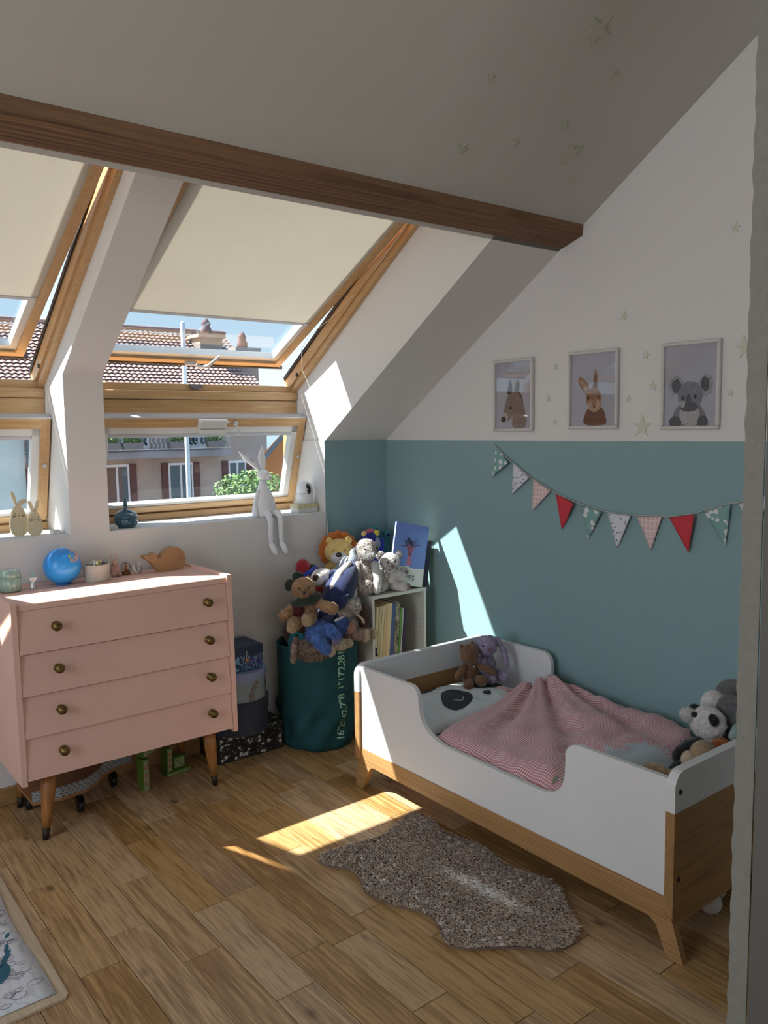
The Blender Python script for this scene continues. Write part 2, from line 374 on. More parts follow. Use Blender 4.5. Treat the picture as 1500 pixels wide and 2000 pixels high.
# ---------------------------------------------------------------- roof windows
PHI = math.atan(.504); SD = V((0, math.cos(PHI), -math.sin(PHI))); SN = V((0, math.sin(PHI), math.cos(PHI)))
def spt(x, y, off=0.0): return V((x, y, 1.83-.504*(y-3.80)))+SN*off
def roof_window(name, x0, x1, hx, blind_y):
    root = sroot(name, ((x0+x1)/2, 3.72, 1.70))
    fl = 1.42
    top = V((0, 3.74, FP(3.74)))-DN*fl
    mb = MB(); mb.obox((x1-.024, top.y, top.z), (.024, 0, 0), DN*fl, NO*.03); mb.obox((x1-.034, top.y, top.z)+V((0, 0, 0)) if False else V((x1-.034, top.y, top.z))+NO*.03, (.034, 0, 0), DN*(fl+.01), NO*.075); mb.build('frame_stile', m_pine_s, root)
    mb = MB(); mb.obox((x0, top.y, top.z), (.024, 0, 0), DN*fl, NO*.03); mb.obox(V((x0, top.y, top.z))+NO*.03, (.034, 0, 0), DN*(fl+.01), NO*.075); mb.build('frame_stile', m_pine_s, root)
    mb = MB(); mb.obox(V((x1-.040, top.y, top.z))+NO*.082, (.008, 0, 0), DN*fl, NO*.02); mb.build('side_seal', m_seal, root)
    mb = MB(); mb.bbox((x0, 3.718, 1.652), (x1, 3.86, 1.694), .004); mb.build('bottom_rail', m_pine_x, root)
    mb = MB(); mb.bbox((x0, 3.742, 1.694), (x1, 3.87, 1.728), .004); mb.build('bottom_rail', m_pine_x, root)
    mb = MB(); mb.lathe([(.010, 0), (.010, .004)], (x1-.0345, 3.665, FP(3.665)+.045), 14, mat=Matrix.Rotation(-math.pi/2, 3, 'Y')); mb.build('screw_cap', m_dark, root)
    # sash, swung outwards at its foot
    a, b = x0+.04, x1-.058
    ya = 2.42; L = (3.80-ya)/math.cos(PHI); o = spt(a, ya)
    sash = MB(); sash.obox(o, (.036, 0, 0), SD*L, SN*.06); sash.obox(V((b-.036, o.y, o.z)), (.036, 0, 0), SD*L, SN*.06)
    so = sash.build('sash', m_pine_s, root)
    mb = MB(); mb.obox(spt(a+.036, 3.80-.028), (b-a-.072, 0, 0), SD*.032, SN*.06); mb.build('sash_rail', m_pine_x, so)
    mb = MB(); mb.obox(spt(a-.01, 3.80+.002, -.004), (b-a+.03, 0, 0), SD*.012, SN*.075); mb.build('sash_seal', m_seal, so)
    mb = MB(); mb.obox(spt(a+.036, ya, .012), (.03, 0, 0), SD*(L-.034), SN*.04); mb.obox(spt(b-.066, ya, .012), (.03, 0, 0), SD*(L-.034), SN*.04); mb.build('side_liner', m_liner, so)
    mb = MB(); mb.obox(spt(a+.066, 3.742, .012), (b-a-.132, 0, 0), SD*.032, SN*.036); mb.build('sash_liner', m_alu, so)
    mb = MB(); mb.obox(spt(a+.066, ya, .04), (b-a-.132, 0, 0), SD*((3.745-ya)/math.cos(PHI)), SN*.004); mb.build('pane', m_glass, so)
    mb = MB(); mb.obox(spt(a+.045, ya, .006), (b-a-.09, 0, 0), SD*((blind_y-ya)/math.cos(PHI)), SN*.0015); bl = mb.build('blind', m_blind, so)
    mb = MB(); mb.obox(spt(a+.043, blind_y-.002, .002), (b-a-.086, 0, 0), SD*.016, SN*.010); mb.build('blind_bar', m_alu, bl)
    if hx:
        mb = MB(); mb.bbox((hx-.03, -.006, -.012), (hx+.03, .006, .012), .004); 
        mb.v = [tuple(spt(p[0], 3.79)+V((0, p[1]-.004, p[2]-.004))) for p in mb.v]
        h = mb.build('handle_plate', m_alu, so)
        mb = MB(); mb.tube([spt(hx+.015, 3.79, -.008), spt(hx+.03, 3.76, -.045), spt(hx+.055, 3.73, -.058), spt(hx+.075, 3.66, -.055)], [.008, .009, .008, .008], 8); mb.build('handle', m_alu, h)
        mb = MB(); mb.prism([(hx-.035, .012), (hx+.035, .012), (hx+.028, -.004), (hx, -.012), (hx-.028, -.004)], 1, 3.725, 3.745)
        mb.v = [(p[0], p[1], p[2]+1.713) for p in mb.v]; mb.build('strike_plate', M('latch_grey', C(120, 124, 130), .4, .4), root)
    return root
win2 = roof_window('window_2', X0, X1, 1.80, 3.44)
win1 = roof_window('window_1', XL0, XL1, None, 3.42)
# pull cord of the blind on the right window
mb = MB(); mb.tube([spt(2.315, 2.75, -.01), spt(2.345, 3.05, -.02), spt(2.335, 3.3, -.03), spt(2.30, 3.50, -.02), (2.30, 3.56, 1.90), (2.31, 3.57, 1.80), (2.345, 3.52, 1.66), (2.366, 3.47, 1.60)], .0013, 5); mb.build('blind_cord', M('cord_white', C(226, 220, 205), .7), win2)
# lower windows, sash tilted inwards
LU = V((0, -.138, .443)).normalized(); LN = V((0, .443, .138)).normalized()
def low_window(name, x0, x1, vent_x, n):
    root = sroot(name, ((x0+x1)/2, 3.80, SILL))
    mb = MB(); mb.bbox((x0, 3.728, 1.586), (x1, 3.85, 1.650), .003); mb.build('head_rail', m_pine_x, root)
    mb = MB(); mb.box((x0+.01, 3.742, 1.562), (x1-.012, 3.85, 1.586)); mb.build('head_seal', m_seal, root)
    mb = MB(); mb.bbox((x0, 3.775, SILL), (x1, 3.85, 1.108), .004); mb.bbox((x0, 3.795, 1.108), (x1, 3.85, 1.135), .004); mb.build('bottom_rail', m_pine_x, root)
    for a, b in ((x0, x0+.02), (x1-.016, x1)):
        mb = MB(); mb.box((a, 3.775, 1.135), (b, 3.85, 1.586)); mb.build('jamb', m_pine_z, root)
    H = .462; o = V((x0+.012, 3.768, 1.118)); W = x1-x0-.020
    s = MB(); s.obox(o, (.040, 0, 0), LU*H, LN*.055); s.obox(o+V((W-.040, 0, 0)), (.040, 0, 0), LU*H, LN*.055); so = s.build('sash', m_pine_z, root)
    mb = MB(); mb.obox(o+V((.040, 0, 0))+LU*(H-.044), (W-.08, 0, 0), LU*.044, LN*.055); mb.build('sash_rail', m_pine_x, so)
    mb = MB(); mb.obox(o+V((.040, 0, 0)), (W-.08, 0, 0), LU*.026, LN*.055); mb.build('sash_rail', m_pine_x, so)
    mb = MB(); mb.obox(o-V((.004, 0, 0))+LU*H, (W+.008, 0, 0), LU*.006, LN*.065); mb.build('sash_cap', m_alu, so)
    mb = MB(); I = .032
    mb.obox(o+V((.040, 0, 0))+LU*.026+LN*.006, (I, 0, 0), LU*(H-.07), LN*.04); mb.obox(o+V((W-.040-I, 0, 0))+LU*.026+LN*.006, (I, 0, 0), LU*(H-.07), LN*.04)
    mb.obox(o+V((.040, 0, 0))+LU*(H-.044-.032)+LN*.006, (W-.08, 0, 0), LU*.032, LN*.04); mb.obox(o+V((.040, 0, 0))+LU*.026+LN*.006, (W-.08, 0, 0), LU*.014, LN*.04); mb.build('sash_liner', m_liner, so)
    mb = MB(); mb.obox(o+V((.075, 0, 0))+LU*(H-.044-.05)+LN*.008, (W-.15, 0, 0), LU*.016, LN*.02); mb.build('blind_roll', m_alu, so)
    mb = MB(); mb.obox(o+V((.070, 0, 0))+LU*.04+LN*.038, (W-.14, 0, 0), LU*(H-.116), LN*.004); mb.build('pane', m_glass, so)
    mb = MB(); mb.lathe([(.008, 0), (.008, .006)], o+V((W-.02, 0, 0))+LU*(H*.55)-LN*.004, 12, mat=V((0, -1, 0)).to_track_quat('Z', 'Y').to_matrix()); mb.build('screw_cap', m_alu, so)
    if vent_x:
        p = V((vent_x, 0, 0)); q = V((0, o.y, o.z))+LU*(H-.046)
        mb = MB(); mb.obox(q+p-LN*.022, (.145, 0, 0), LU*.036, LN*.02); mb.obox(q+p-LN*.045+LU*.034, (.145, 0, 0), LU*.010, LN*.045); mb.obox(q+p+V((.006, 0, 0))-LN*.03-LU*.022, (.133, 0, 0), LU*.02, LN*.02); mb.build('vent_catch', m_liner, so)
        mb = MB(); mb.lathe([(.013, 0), (.012, .01), (.006, .016)], q+V((vent_x+.20, 0, 0))+LU*.022, 14, mat=V((0, -1, -.3)).to_track_quat('Z', 'Y').to_matrix()); lk = mb.build('lock', m_alu, so)
        mb = MB(); c = q+V((vent_x+.20, -.02, .01)); mb.tube([c, c+V((.008, 0, -.02)), c+V((.014, 0, -.05))], [.003, .006, .003], 6); mb.build('key', m_alu, lk)
low_window('window_4', X0, X1, 1.755, 4)
low_window('window_3', XL0, XL1, None, 3)

# ---------------------------------------------------------------- dresser
DX0, DX1, DYF, DYB, DZ0, DZ1 = .727, 1.590, 3.03, 3.455, .246, .899
dr = thing('dresser', ((DX0+DX1)/2, 3.23, 0), 'pink painted chest of four drawers on tapered wooden legs under the windows', 'dresser')
mb = MB(); mb.bbox((DX0+.018, DYF+.012, DZ1-.028), (DX1-.018, DYB, DZ1-.004), .002); mb.build('top', m_pink, dr)
for a in (DX0, DX1-.02):
    mb = MB(); mb.prism([(DYF+.004, DZ1+.006), (DYB, DZ1+.006), (DYB, DZ0), (DYF-.012, DZ0-.006), (DYF-.012, DZ0+.02)], 0, a, a+.02); mb.build('side_panel', m_pink, dr)
mb = MB(); mb.box((DX0+.02, DYB-.012, DZ0), (DX1-.02, DYB-.002, DZ1-.03)); mb.box((DX0+.02, DYF+.04, DZ0), (DX1-.02, DYB-.012, DZ0+.018)); mb.build('carcass', m_pink, dr)
def knob(x, z, y, par):
    mb = MB(); mb.lathe([(.0155, 0), (.016, .003), (.009, .006), (.008, .014), (.014, .018), (.0175, .024), (.0155, .030), (.008, .033), (.005, .036)], (x, y, z), 18, mat=V((0, -1, 0)).to_track_quat('Z', 'X').to_matrix())
    mb.build('knob', m_brass, par)
zs = [.8725, .714, .561, .408, .254]
for k in range(4):
    zt, zb = zs[k]-.0025, zs[k+1]+.0025
    mb = MB(); yo = .006-.004*k
    mb.prism([(DYF+yo+.010, zt), (DYF+yo-.006, zb), (DYF+yo+.012, zb-.001), (DYF+.35, zb), (DYF+.35, zt)], 0, DX0+.022, DX1-.022)
    d = mb.build('drawer', m_pink, dr)
    for x in (DX0+.15, DX1-.115): knob(x, (zt+zb)/2+.012, DYF+yo, d)
for x, y, fx, fy in ((.84, 3.085, .816, 3.073), (1.487, 3.085, 1.508, 3.09), (.84, 3.39, .815, 3.41), (1.487, 3.39, 1.508, 3.41)):
    mb = MB(); a, b = V((x, y, DZ0)), V((fx, fy, .045)); ax = (a-b)
    mb.tube([a, a.lerp(b, .3), a.lerp(b, .7), b], [.026, .0265, .021, .0145], 18, cap=False); lg = mb.build('leg', m_legwood, dr)
    mb = MB(); mb.tube([b+ax*.001, V((fx-(x-fx)*.21, fy-(y-fy)*.21, 0))], [.0148, .011], 18, cap=False); mb.build('foot_cap', m_dark, lg)

# ---------------------------------------------------------------- things on the dresser
ZT = DZ1-.004
def blade_noise(p, s): return noise.noise(V(p)*s)
# fluted glass cactus jar
m_gglass = M('green_pressed_glass', C(150, 176, 164), .15, 0, var=.08, coat=.6)
jar = thing('cactus_jar', (.805, 3.335, ZT), 'pale green fluted glass jar with a ribbed lid on the dresser', 'jar')
def ribbed(c, prof, n=72, ribs=12, amp=.07):
    vs_, fs = [], []
    for r, z in prof:
        for k in range(n):
            a = 2*math.pi*k/n; rr = r*(1+amp*abs(math.sin(a*ribs/2))); vs_.append((c[0]+rr*math.cos(a), c[1]+rr*math.sin(a), c[2]+z))
    for i in range(len(prof)-1):
        for k in range(n):
            l = (k+1) % n; fs.append((i*n+k, i*n+l, (i+1)*n+l, (i+1)*n+k))
    fs.append(tuple(range(n))[::-1]); fs.append(tuple(range((len(prof)-1)*n, len(prof)*n))); return vs_, fs
mb = MB(); mb.add(*ribbed((.805, 3.335, ZT), [(.030, 0), (.037, .006), (.039, .03), (.037, .055)]), smooth=True); mb.build('bowl', m_gglass, jar)
mb = MB(); mb.add(*ribbed((.805, 3.335, ZT), [(.038, .056), (.038, .068), (.032, .080), (.018, .086), (.004, .083)]), smooth=True); mb.build('lid', m_gglass, jar)
# little glass fox with a green tip
fx = thing('glass_figurine', (.887, 3.335, ZT), 'tiny clear glass animal figurine with a green tip beside the cactus jar', 'figurine')
m_clear = M('clear_crystal', C(190, 192, 194), .1, 0, var=.25, vscale=60, coat=.5)
mb = MB(); mb.lathe([(.012, 0), (.013, .004), (.011, .018), (.009, .026)], (.887, 3.335, ZT), 10, smooth=False); mb.build('body', m_clear, fx)
mb = MB(); mb.prism([(.871, .045), (.903, .045), (.896, .031), (.887, .024), (.878, .031)], 1, 3.328, 3.342); mb.v = [(p[0], p[1], p[2]+ZT) for p in mb.v]; mb.build('head', M('milk_glass', C(222, 222, 220), .2), fx)
mb = MB(); mb.tube([(.887, 3.335, ZT+.046), (.889, 3.335, ZT+.066)], [.007, .003], 8); mb.build('tip', M('sea_glass', C(130, 176, 178), .2), fx)
# globe
def globe_mat():
    s = NT('globe_print'); n = s.noise(9, 5, rough=.6); n2 = s.noise(22, 3)
    sx = s.n('ShaderNodeSeparateXYZ'); s.l(s.tc, 'Object', sx, 0)
    top = s.math('MULTIPLY', s.math('ADD', s.math('MULTIPLY', sx.outputs[2], 7.0), s.math('MULTIPLY', sx.outputs[0], 3.4)), 1.0)
    f = s.math('GREATER_THAN', s.math('ADD', n.outputs[0], s.math('MULTIPLY', top, .42)), .74)
    land = s.ramp(n2, 0, (.35, C(214, 96, 96)), (.45, C(226, 168, 92)), (.55, C(214, 120, 160)), (.65, C(150, 190, 110)))
    sea = s.ramp(s.noise(5, 3), 0, (.3, C(34, 128, 214)), (.7, C(58, 156, 232)))
    s.col(s.mix(f, sea.outputs[0], land.outputs[0])); s.b.inputs['Roughness'].default_value = .3; return s.m
gl = thing('globe', (1.008, 3.36, ZT), 'small blue globe without a stand resting on the pink dresser', 'globe')
mb = MB(); mb.ell((1.008, 3.355, ZT+.074), (.072, .072, .0735), sub=5); mb.build('sphere', globe_mat(), gl, origin=(1.008, 3.355, ZT+.074))
mb = MB(); mb.lathe([(.03, 0), (.03, .004), (.022, .010)], (1.008, 3.355, ZT), 20); mb.build('foot_ring', M('globe_blue', C(28, 96, 170), .4), gl)
# linen round box with trinkets
m_linen = M('grey_linen', C(176, 170, 160), .9, var=.08, vscale=120, bump=.3, bscale=500)
bx = thing('round_fabric_box', (1.138, 3.335, ZT), 'grey linen round box heaped with shells between globe and clay rabbit', 'box')
mb = MB(); mb.lathe([(.047, 0), (.049, .003), (.049, .048)], (1.138, 3.335, ZT), 36, smooth=False); mb.build('body', m_linen, bx)
mb = MB(); mb.lathe([(.051, .040), (.0515, .070), (.047, .070), (.046, .062)], (1.138, 3.335, ZT), 36, smooth=False); mb.build('rim', m_linen, bx)
shc = [C(222, 216, 204), C(210, 190, 120), C(92, 94, 104), C(190, 178, 160), C(226, 222, 216)]
for i in range(12):
    a, r = rnd.random()*6.28, .034*math.sqrt(rnd.random())
    mb = MB(); mb.ell((0, 0, 0), (rnd.uniform(.008, .015), rnd.uniform(.006, .010), rnd.uniform(.004, .007)), (rnd.uniform(-.5, .5), rnd.uniform(-.5, .5), rnd.random()*3), 2, jit=.3)
    c = V((1.138+r*math.cos(a), 3.335+r*math.sin(a), ZT+.070+.010*(1-r/.036))); mb.v = [tuple(V(p)+c) for p in mb.v]
    tag(mb.build('seashell', M('shell%d' % (i % 5), shc[i % 5], .45, var=.2, vscale=60), origin=c), 'small shell piled in the grey linen round box', 'shell', 'shells in the linen box')
# clay rabbit
m_clay = M('pink_clay', C(186, 152, 138), .7, var=.08, vscale=30)
rb = thing('clay_rabbit', (1.232, 3.385, ZT), 'pinkish clay rabbit figurine sitting upright beside the linen box', 'figurine')
mb = MB(); mb.ell((1.234, 3.385, ZT+.026), (.021, .019, .027), jit=.1); mb.ell((1.222, 3.372, ZT+.012), (.012, .012, .012)); mb.ell((1.246, 3.374, ZT+.011), (.011, .012, .011)); mb.build('body', m_clay, rb)
mb = MB(); mb.ell((1.229, 3.378, ZT+.058), (.012, .013, .013), jit=.1); hd = mb.build('head', m_clay, rb)
for dx in (-.006, .006):
    mb = MB(); mb.tube([(1.229+dx, 3.38, ZT+.066), (1.229+dx*1.9, 3.383, ZT+.080), (1.229+dx*2.2, 3.383, ZT+.092)], [.004, .0045, .002], 8, flat=.6); mb.build('ear', m_clay, hd)
# snow globe
sg = thing('snow_globe', (1.281, 3.39, ZT), 'miniature snow globe with wooden base and brown figure', 'snow globe')
mb = MB(); mb.lathe([(.018, 0), (.018, .012), (.016, .016)], (1.281, 3.39, ZT), 20); mb.build('base', M('brown_base', C(112, 72, 36), .4), sg)
mb = MB(); mb.ell((1.281, 3.39, ZT+.034), .020, sub=3); mb.build('dome', glass_mat('dome_glass', (.92, .92, .92, 1)), sg)
mb = MB(); mb.ell((1.281, 3.39, ZT+.026), (.008, .007, .011)); mb.ell((1.281, 3.388, ZT+.040), .006, sub=2); mb.build('figure', M('fig_brown', C(170, 96, 50), .5), sg)
# white bird figurine
bd = thing('squirrel_figurine', (1.33, 3.385, ZT), 'little white and silver squirrel-like figurine left of the wooden whale', 'figurine')
mb = MB(); mb.ell((1.338, 3.385, ZT+.018), (.011, .010, .019)); mb.build('body', M('silver_grey', C(168, 168, 166), .35, .2), bd)
mb = MB(); mb.ell((1.338, 3.381, ZT+.041), (.009, .009, .008)); mb.ell((1.345, 3.381, ZT+.049), .004, sub=2); mb.ell((1.331, 3.381, ZT+.049), .004, sub=2); mb.build('head', m_clear, bd)
mb = MB(); mb.tube([(1.328, 3.388, ZT+.008), (1.317, 3.39, ZT+.016), (1.313, 3.39, ZT+.036)], [.006, .010, .006], 8, flat=.7); mb.build('tail', M('milk_glass', C(222, 222, 220), .2), bd)
# wooden whale money box
wo = [(-.012, .0), (.07, .0), (.098, .010), (.109, .036), (.105, .066), (.088, .092), (.060, .104), (.034, .100), (.010, .084), (-.006, .062), (-.016, .056), (-.022, .062), (-.022, .080), (-.036, .086), (-.044, .080), (-.052, .073), (-.066, .078), (-.083, .075), (-.078, .062), (-.060, .052), (-.048, .046), (-.036, .026), (-.024, .008)]
wl = thing('wooden_whale', (1.445, 3.36, ZT), 'tan wooden whale ornament with a closed eye on the dresser corner', 'ornament')
m_tan = M('tan_mdf', C(164, 124, 86), .6, var=.05)
def outline(mb, pts, axis, a, b, off, mi=0, subdiv=2):
    for _ in range(subdiv):   # Chaikin smoothing
        q = []
        for i in range(len(pts)):
            p0, p1 = V(pts[i]), V(pts[(i+1) % len(pts)]); q += [p0*.75+p1*.25, p0*.25+p1*.75]
        pts = [tuple(x) for x in q]
    n0 = len(mb.v); mb.prism([(p[0], p[1]) for p in pts], axis, a, b, mi)
    mb.v[n0:] = [tuple(V(p)+V(off)) for p in mb.v[n0:]]
mb = MB(); outline(mb, wo, 1, -.022, .022, (1.43, 3.375, ZT)); mb.build('body', [m_tan], wl)
mb2 = MB(); mb2.tube([(1.508, 3.3525, ZT+.052), (1.514, 3.352, ZT+.048), (1.520, 3.3525, ZT+.051)], .0012, 5); mb2.build('eye', m_black, wl)

# ---------------------------------------------------------------- things on the window sills
m_palew = wood('pale_wood', C(222, 208, 176), C(196, 178, 142), 2, .6, 3, False, False)
def wood_rabbit(x, y, h, wdt, label, lean, eye):
    r = thing('wooden_rabbit', (x, y, SILL), label, 'ornament', None)
    b = [(-.28, 0), (.28, 0), (.46, .10), (.5, .28), (.42, .46), (.30, .60), (.14, .68), (-.14, .68), (-.30, .60), (-.42, .46), (-.5, .28), (-.46, .10)]
    mb = MB(); outline(mb, [(p[0]*wdt, p[1]*h) for p in b], 1, -.010, .010, (x, y, SILL)); bd = mb.build('body', m_palew, r)
    ears = [[(-.10, .66), (-.22, .76), (-.36, .92), (-.34, 1.0), (-.22, 1.0), (-.10, .86), (0, .68)]]
    ears.append([(0, .66), (.06, .76), (.30, .84), (.52, .80), (.54, .74), (.36, .74), (.16, .66)] if lean else [(-p[0], p[1]) for p in ears[0]])
    for e in ears:
        mb = MB(); outline(mb, [(p[0]*wdt, p[1]*h) for p in e], 1, -.008, .008, (x, y, SILL)); mb.build('ear', m_palew, r)
    mb = MB(); zf = SILL+h*.47
    for s_ in (-1, 1):
        mb.ell((x+s_*wdt*.2, y-.0102, zf+.006), (.002, .001, .002), sub=1)
        for k in (-1, 0, 1): mb.tube([(x+s_*wdt*.17, y-.0105, zf-.004+.002*k), (x+s_*wdt*.36, y-.0105, zf-.004+.005*k)], .0006, 4)
    mb.tube([(x-.004, y-.0105, zf), (x, y-.0105, zf-.004), (x+.004, y-.0105, zf)], .0008, 4); mb.build('face', m_black, bd)
wood_rabbit(.915, 3.60, .185, .070, 'taller pale wooden rabbit with one bent ear on the left sill', True, 1)
wood_rabbit(.972, 3.575, .145, .060, 'smaller pale wooden rabbit with two upright ears on the left sill', False, 1)
mb = MB(); mb.bbox((1.03, 3.535, SILL), (1.068, 3.575, SILL+.016), .003); mb.bbox((1.036, 3.541, SILL+.016), (1.062, 3.569, SILL+.019), .001)
tag(mb.build('door_sensor', m_liner, origin=(1.05, 3.555, SILL)), 'small white plastic sensor box on the left sill beside the pier', 'sensor')
mb = MB(); mb.bbox((1.258, 3.50, SILL), (1.298, 3.535, SILL+.018), .003); mb.bbox((1.263, 3.505, SILL+.018), (1.293, 3.53, SILL+.021), .001)
tag(mb.build('door_sensor', M('grey_plastic', C(200, 200, 200), .5), origin=(1.28, 3.52, SILL)), 'small pale grey sensor box on the sill beside the blue pot', 'sensor')
m_glaze = M('blue_glaze', C(44, 86, 104), .18, 0, var=.55, vscale=70, coat=.7)
pt = thing('lidded_pot', (1.357, 3.565, SILL), 'dark blue glazed ceramic pot with a pointed lid on the sill', 'pot')
mb = MB(); mb.lathe([(.034, 0), (.044, .006), (.0515, .022), (.052, .036), (.050, .044)], (1.357, 3.565, SILL), 32); mb.build('bowl', m_glaze, pt)
mb = MB(); mb.lathe([(.053, .044), (.0535, .050), (.046, .062), (.028, .074), (.010, .080), (.006, .088), (.009, .098), (.007, .112), (.0045, .128), (.002, .136)], (1.357, 3.565, SILL), 32); mb.build('lid', m_glaze, pt)
# white resin rabbit sitting on the edge
m_resin = M('white_resin', C(232, 232, 236), .5, var=.01)
wr = thing('resin_rabbit', (2.035, 3.515, SILL), 'white long-eared rabbit sculpture sitting on the sill with dangling legs', 'sculpture')
cx, cyy = 2.035, 3.525
mb = MB(); mb.lathe([(.050, 0), (.057, .010), (.056, .035), (.048, .075), (.036, .115), (.025, .145), (.019, .165), (.017, .178)], (cx, cyy, SILL), 32); mb.build('body', m_resin, wr)
mb = MB(); mb.ell((cx+.001, cyy-.012, SILL+.205), (.030, .034, .026), (.25, 0, .5)); mb.ell((cx+.012, cyy-.036, SILL+.193), (.017, .016, .014)); hd = mb.build('head', m_resin, wr)
for pts, rr in (([(cx-.014, cyy, SILL+.222), (cx-.05, cyy+.005, SILL+.258), (cx-.088, cyy+.005, SILL+.285), (cx-.122, cyy+.0, SILL+.318)], [.009, .021, .023, .007]), ([(cx+.006, cyy, SILL+.225), (cx+.004, cyy+.008, SILL+.26), (cx+.003, cyy+.01, SILL+.295), (cx+.006, cyy+.008, SILL+.338)], [.009, .019, .021, .006])):
    mb = MB(); mb.tube(pts, rr, 12, flat=.45); mb.build('ear', m_resin, hd)
mb = MB(); mb.ell((cx+.028, cyy-.036, SILL+.209), (.002, .003, .002), sub=1); mb.ell((cx+.002, cyy-.046, SILL+.212), (.003, .002, .002), sub=1); mb.tube([(cx+.016, cyy-.051, SILL+.198), (cx+.017, cyy-.052, SILL+.192)], .0012, 4); mb.build('face', m_black, hd)
for dx in (-.018, .040):
    mb = MB(); mb.tube([(cx+dx*.5, cyy-.015, SILL+.018), (cx+dx, cyy-.075, SILL+.016), (cx+dx+.004, cyy-.088, SILL-.01), (cx+dx+.004, cyy-.088, SILL-.09), (cx+dx+.006, cyy-.088, SILL-.125)], [.017, .017, .0155, .012, .011], 12); lg = mb.build('leg', m_resin, wr)
    mb = MB(); mb.tube([(cx+dx+.006, cyy-.088, SILL-.13), (cx+dx+.012, cyy-.104, SILL-.158), (cx+dx+.016, cyy-.112, SILL-.172)], [.014, .016, .012], 12); mb.build('foot', m_resin, lg)
for dx in (-.05, .045):
    mb = MB(); mb.tube([(cx+dx*.6, cyy-.01, SILL+.125), (cx+dx, cyy-.012, SILL+.07), (cx+dx*1.15, cyy-.03, SILL+.012)], [.010, .011, .012], 10); mb.build('arm', m_resin, wr)
# camera on a little box
cb = thing('gift_box', (2.30, 3.555, SILL), 'flat cream and gold patterned box under the white camera', 'box')
m_gold = plush_mat('gold_pattern', C(226, 220, 190), C(186, 168, 104), 90, .5)
mb = MB(); mb.bbox((2.236, 3.52, SILL), (2.352, 3.60, SILL+.026), .002); mb.build('body', m_liner, cb)
mb = MB(); mb.bbox((2.234, 3.518, SILL+.024), (2.354, 3.602, SILL+.044), .002); mb.build('lid', m_gold, cb)
cm = thing('security_camera', (2.303, 3.56, SILL+.044), 'white dome security camera with a black lens on the cream box', 'camera')
zc = SILL+.044
mb = MB(); mb.lathe([(.036, 0), (.042, .004), (.043, .045), (.041, .052)], (2.303, 3.56, zc), 32); mb.build('base', m_resin, cm)
mb = MB(); mb.lathe([(.041, .053), (.0425, .065), (.040, .085), (.032, .102), (.018, .113), (.004, .116)], (2.303, 3.56, zc), 32); h = mb.build('head', m_resin, cm)
mb = MB(); mb.ell((2.300, 3.533, zc+.078), (.016, .020, .030), (-.35, 0, .25)); mb.build('lens', M('black_gloss', C(10, 10, 12), .08, coat=.8), h)
mb = MB(); mb.tube([(2.345, 3.56, SILL+.008), (2.366, 3.50, SILL+.006), (2.37, 3.464, SILL-.01), (2.372, 3.462, SILL-.2), (2.375, 3.462, SILL-.34), (2.40, 3.44, SILL-.46)], .0018, 6); tag(mb.build('power_cable', M('cable_white', C(220, 220, 216), .5), origin=(2.37, 3.46, .9)), 'thin white power cable running down the edge of the teal corner', 'cable')

# ---------------------------------------------------------------- storage boxes beside the dresser
def star_print(mb, x0, x1, z0, z1, fn, n, rg, rmin, rmax, mi=0):
    for _ in range(n):
        x, z, r, a0 = rg.uniform(x0, x1), rg.uniform(z0, z1), rg.uniform(rmin, rmax), rg.random()*6.28
        k = rg.choice((5, 6, 7)); pts = []
        for i in range(2*k):
            a = a0+math.pi*i/k; q = r*(1 if i % 2 == 0 else rg.uniform(.3, .6))*rg.uniform(.7, 1.1); pts.append((min(max(x+q*math.cos(a), x0), x1), min(max(z+q*math.sin(a), z0), z1)))
        mb.add([fn(*p) for p in pts], [tuple(range(2*k))], mi)
bk = thing('patterned_box', (1.805, 3.36, 0), 'black rectangular box printed with white stars at the bottom of the stack', 'box')
m_bkc = M('black_paper', C(26, 26, 28), .6); m_wprint = M('white_print', C(206, 206, 200), .7, var=.03)
BX0, BX1, BYF, BYB, BH = 1.618, 1.955, 3.262, 3.452, .138
mb = MB(); mb.bbox((BX0, BYF, 0), (BX1, BYB, BH-.03), .002); mb.build('body', m_bkc, bk)
mb = MB(); mb.bbox((BX0-.003, BYF-.003, BH-.045), (BX1+.003, BYB+.002, BH), .002); mb.build('lid', m_bkc, bk)
mb = MB(); rg = random.Random(5)
star_print(mb, BX0+.008, BX1-.008, .006, BH-.05, lambda x, z: (x, BYF-.0006, z), 26, rg, .010, .015); star_print(mb, BX0+.004, BX1-.004, .004, BH-.05, lambda x, z: (x, BYF-.0006, z), 110, rg, .0015, .0035)
star_print(mb, BX0+.004, BX1-.004, BH-.043, BH-.003, lambda x, z: (x, BYF-.0036, z), 13, rg, .010, .014); star_print(mb, BX0+.004, BX1-.004, BH-.043, BH-.003, lambda x, z: (x, BYF-.0036, z), 60, rg, .0015, .0035)
star_print(mb, BX0+.004, BX1-.004, BYF+.004, BYB-.004, lambda x, y: (x, y, BH+.0006), 30, rg, .010, .014); mb.build('star_print', m_wprint, bk)['kind'] = 'stuff'
n1 = thing('round_hat_box', (1.745, 3.315, BH), 'plain dark navy round box standing on the black star box', 'box')
m_navy = M('navy_paper', C(46, 54, 70), .7, var=.05)
rc = (1.742, 3.308, BH)
mb = MB(); mb.lathe([(.140, 0), (.141, .10)], rc, 48, smooth=False); mb.build('body', m_navy, n1)
mb = MB(); mb.lathe([(.144, .098), (.145, .15), (.138, .152)], rc, 48, smooth=False); mb.build('lid', m_navy, n1)
g1 = thing('round_palm_box', (1.742, 3.308, BH+.152), 'grey round box printed with palm trees on the navy round box', 'box')
m_gbox = M('blue_grey_paper', C(138, 150, 160), .7, var=.06)
rc = (1.745, 3.308, BH+.152)
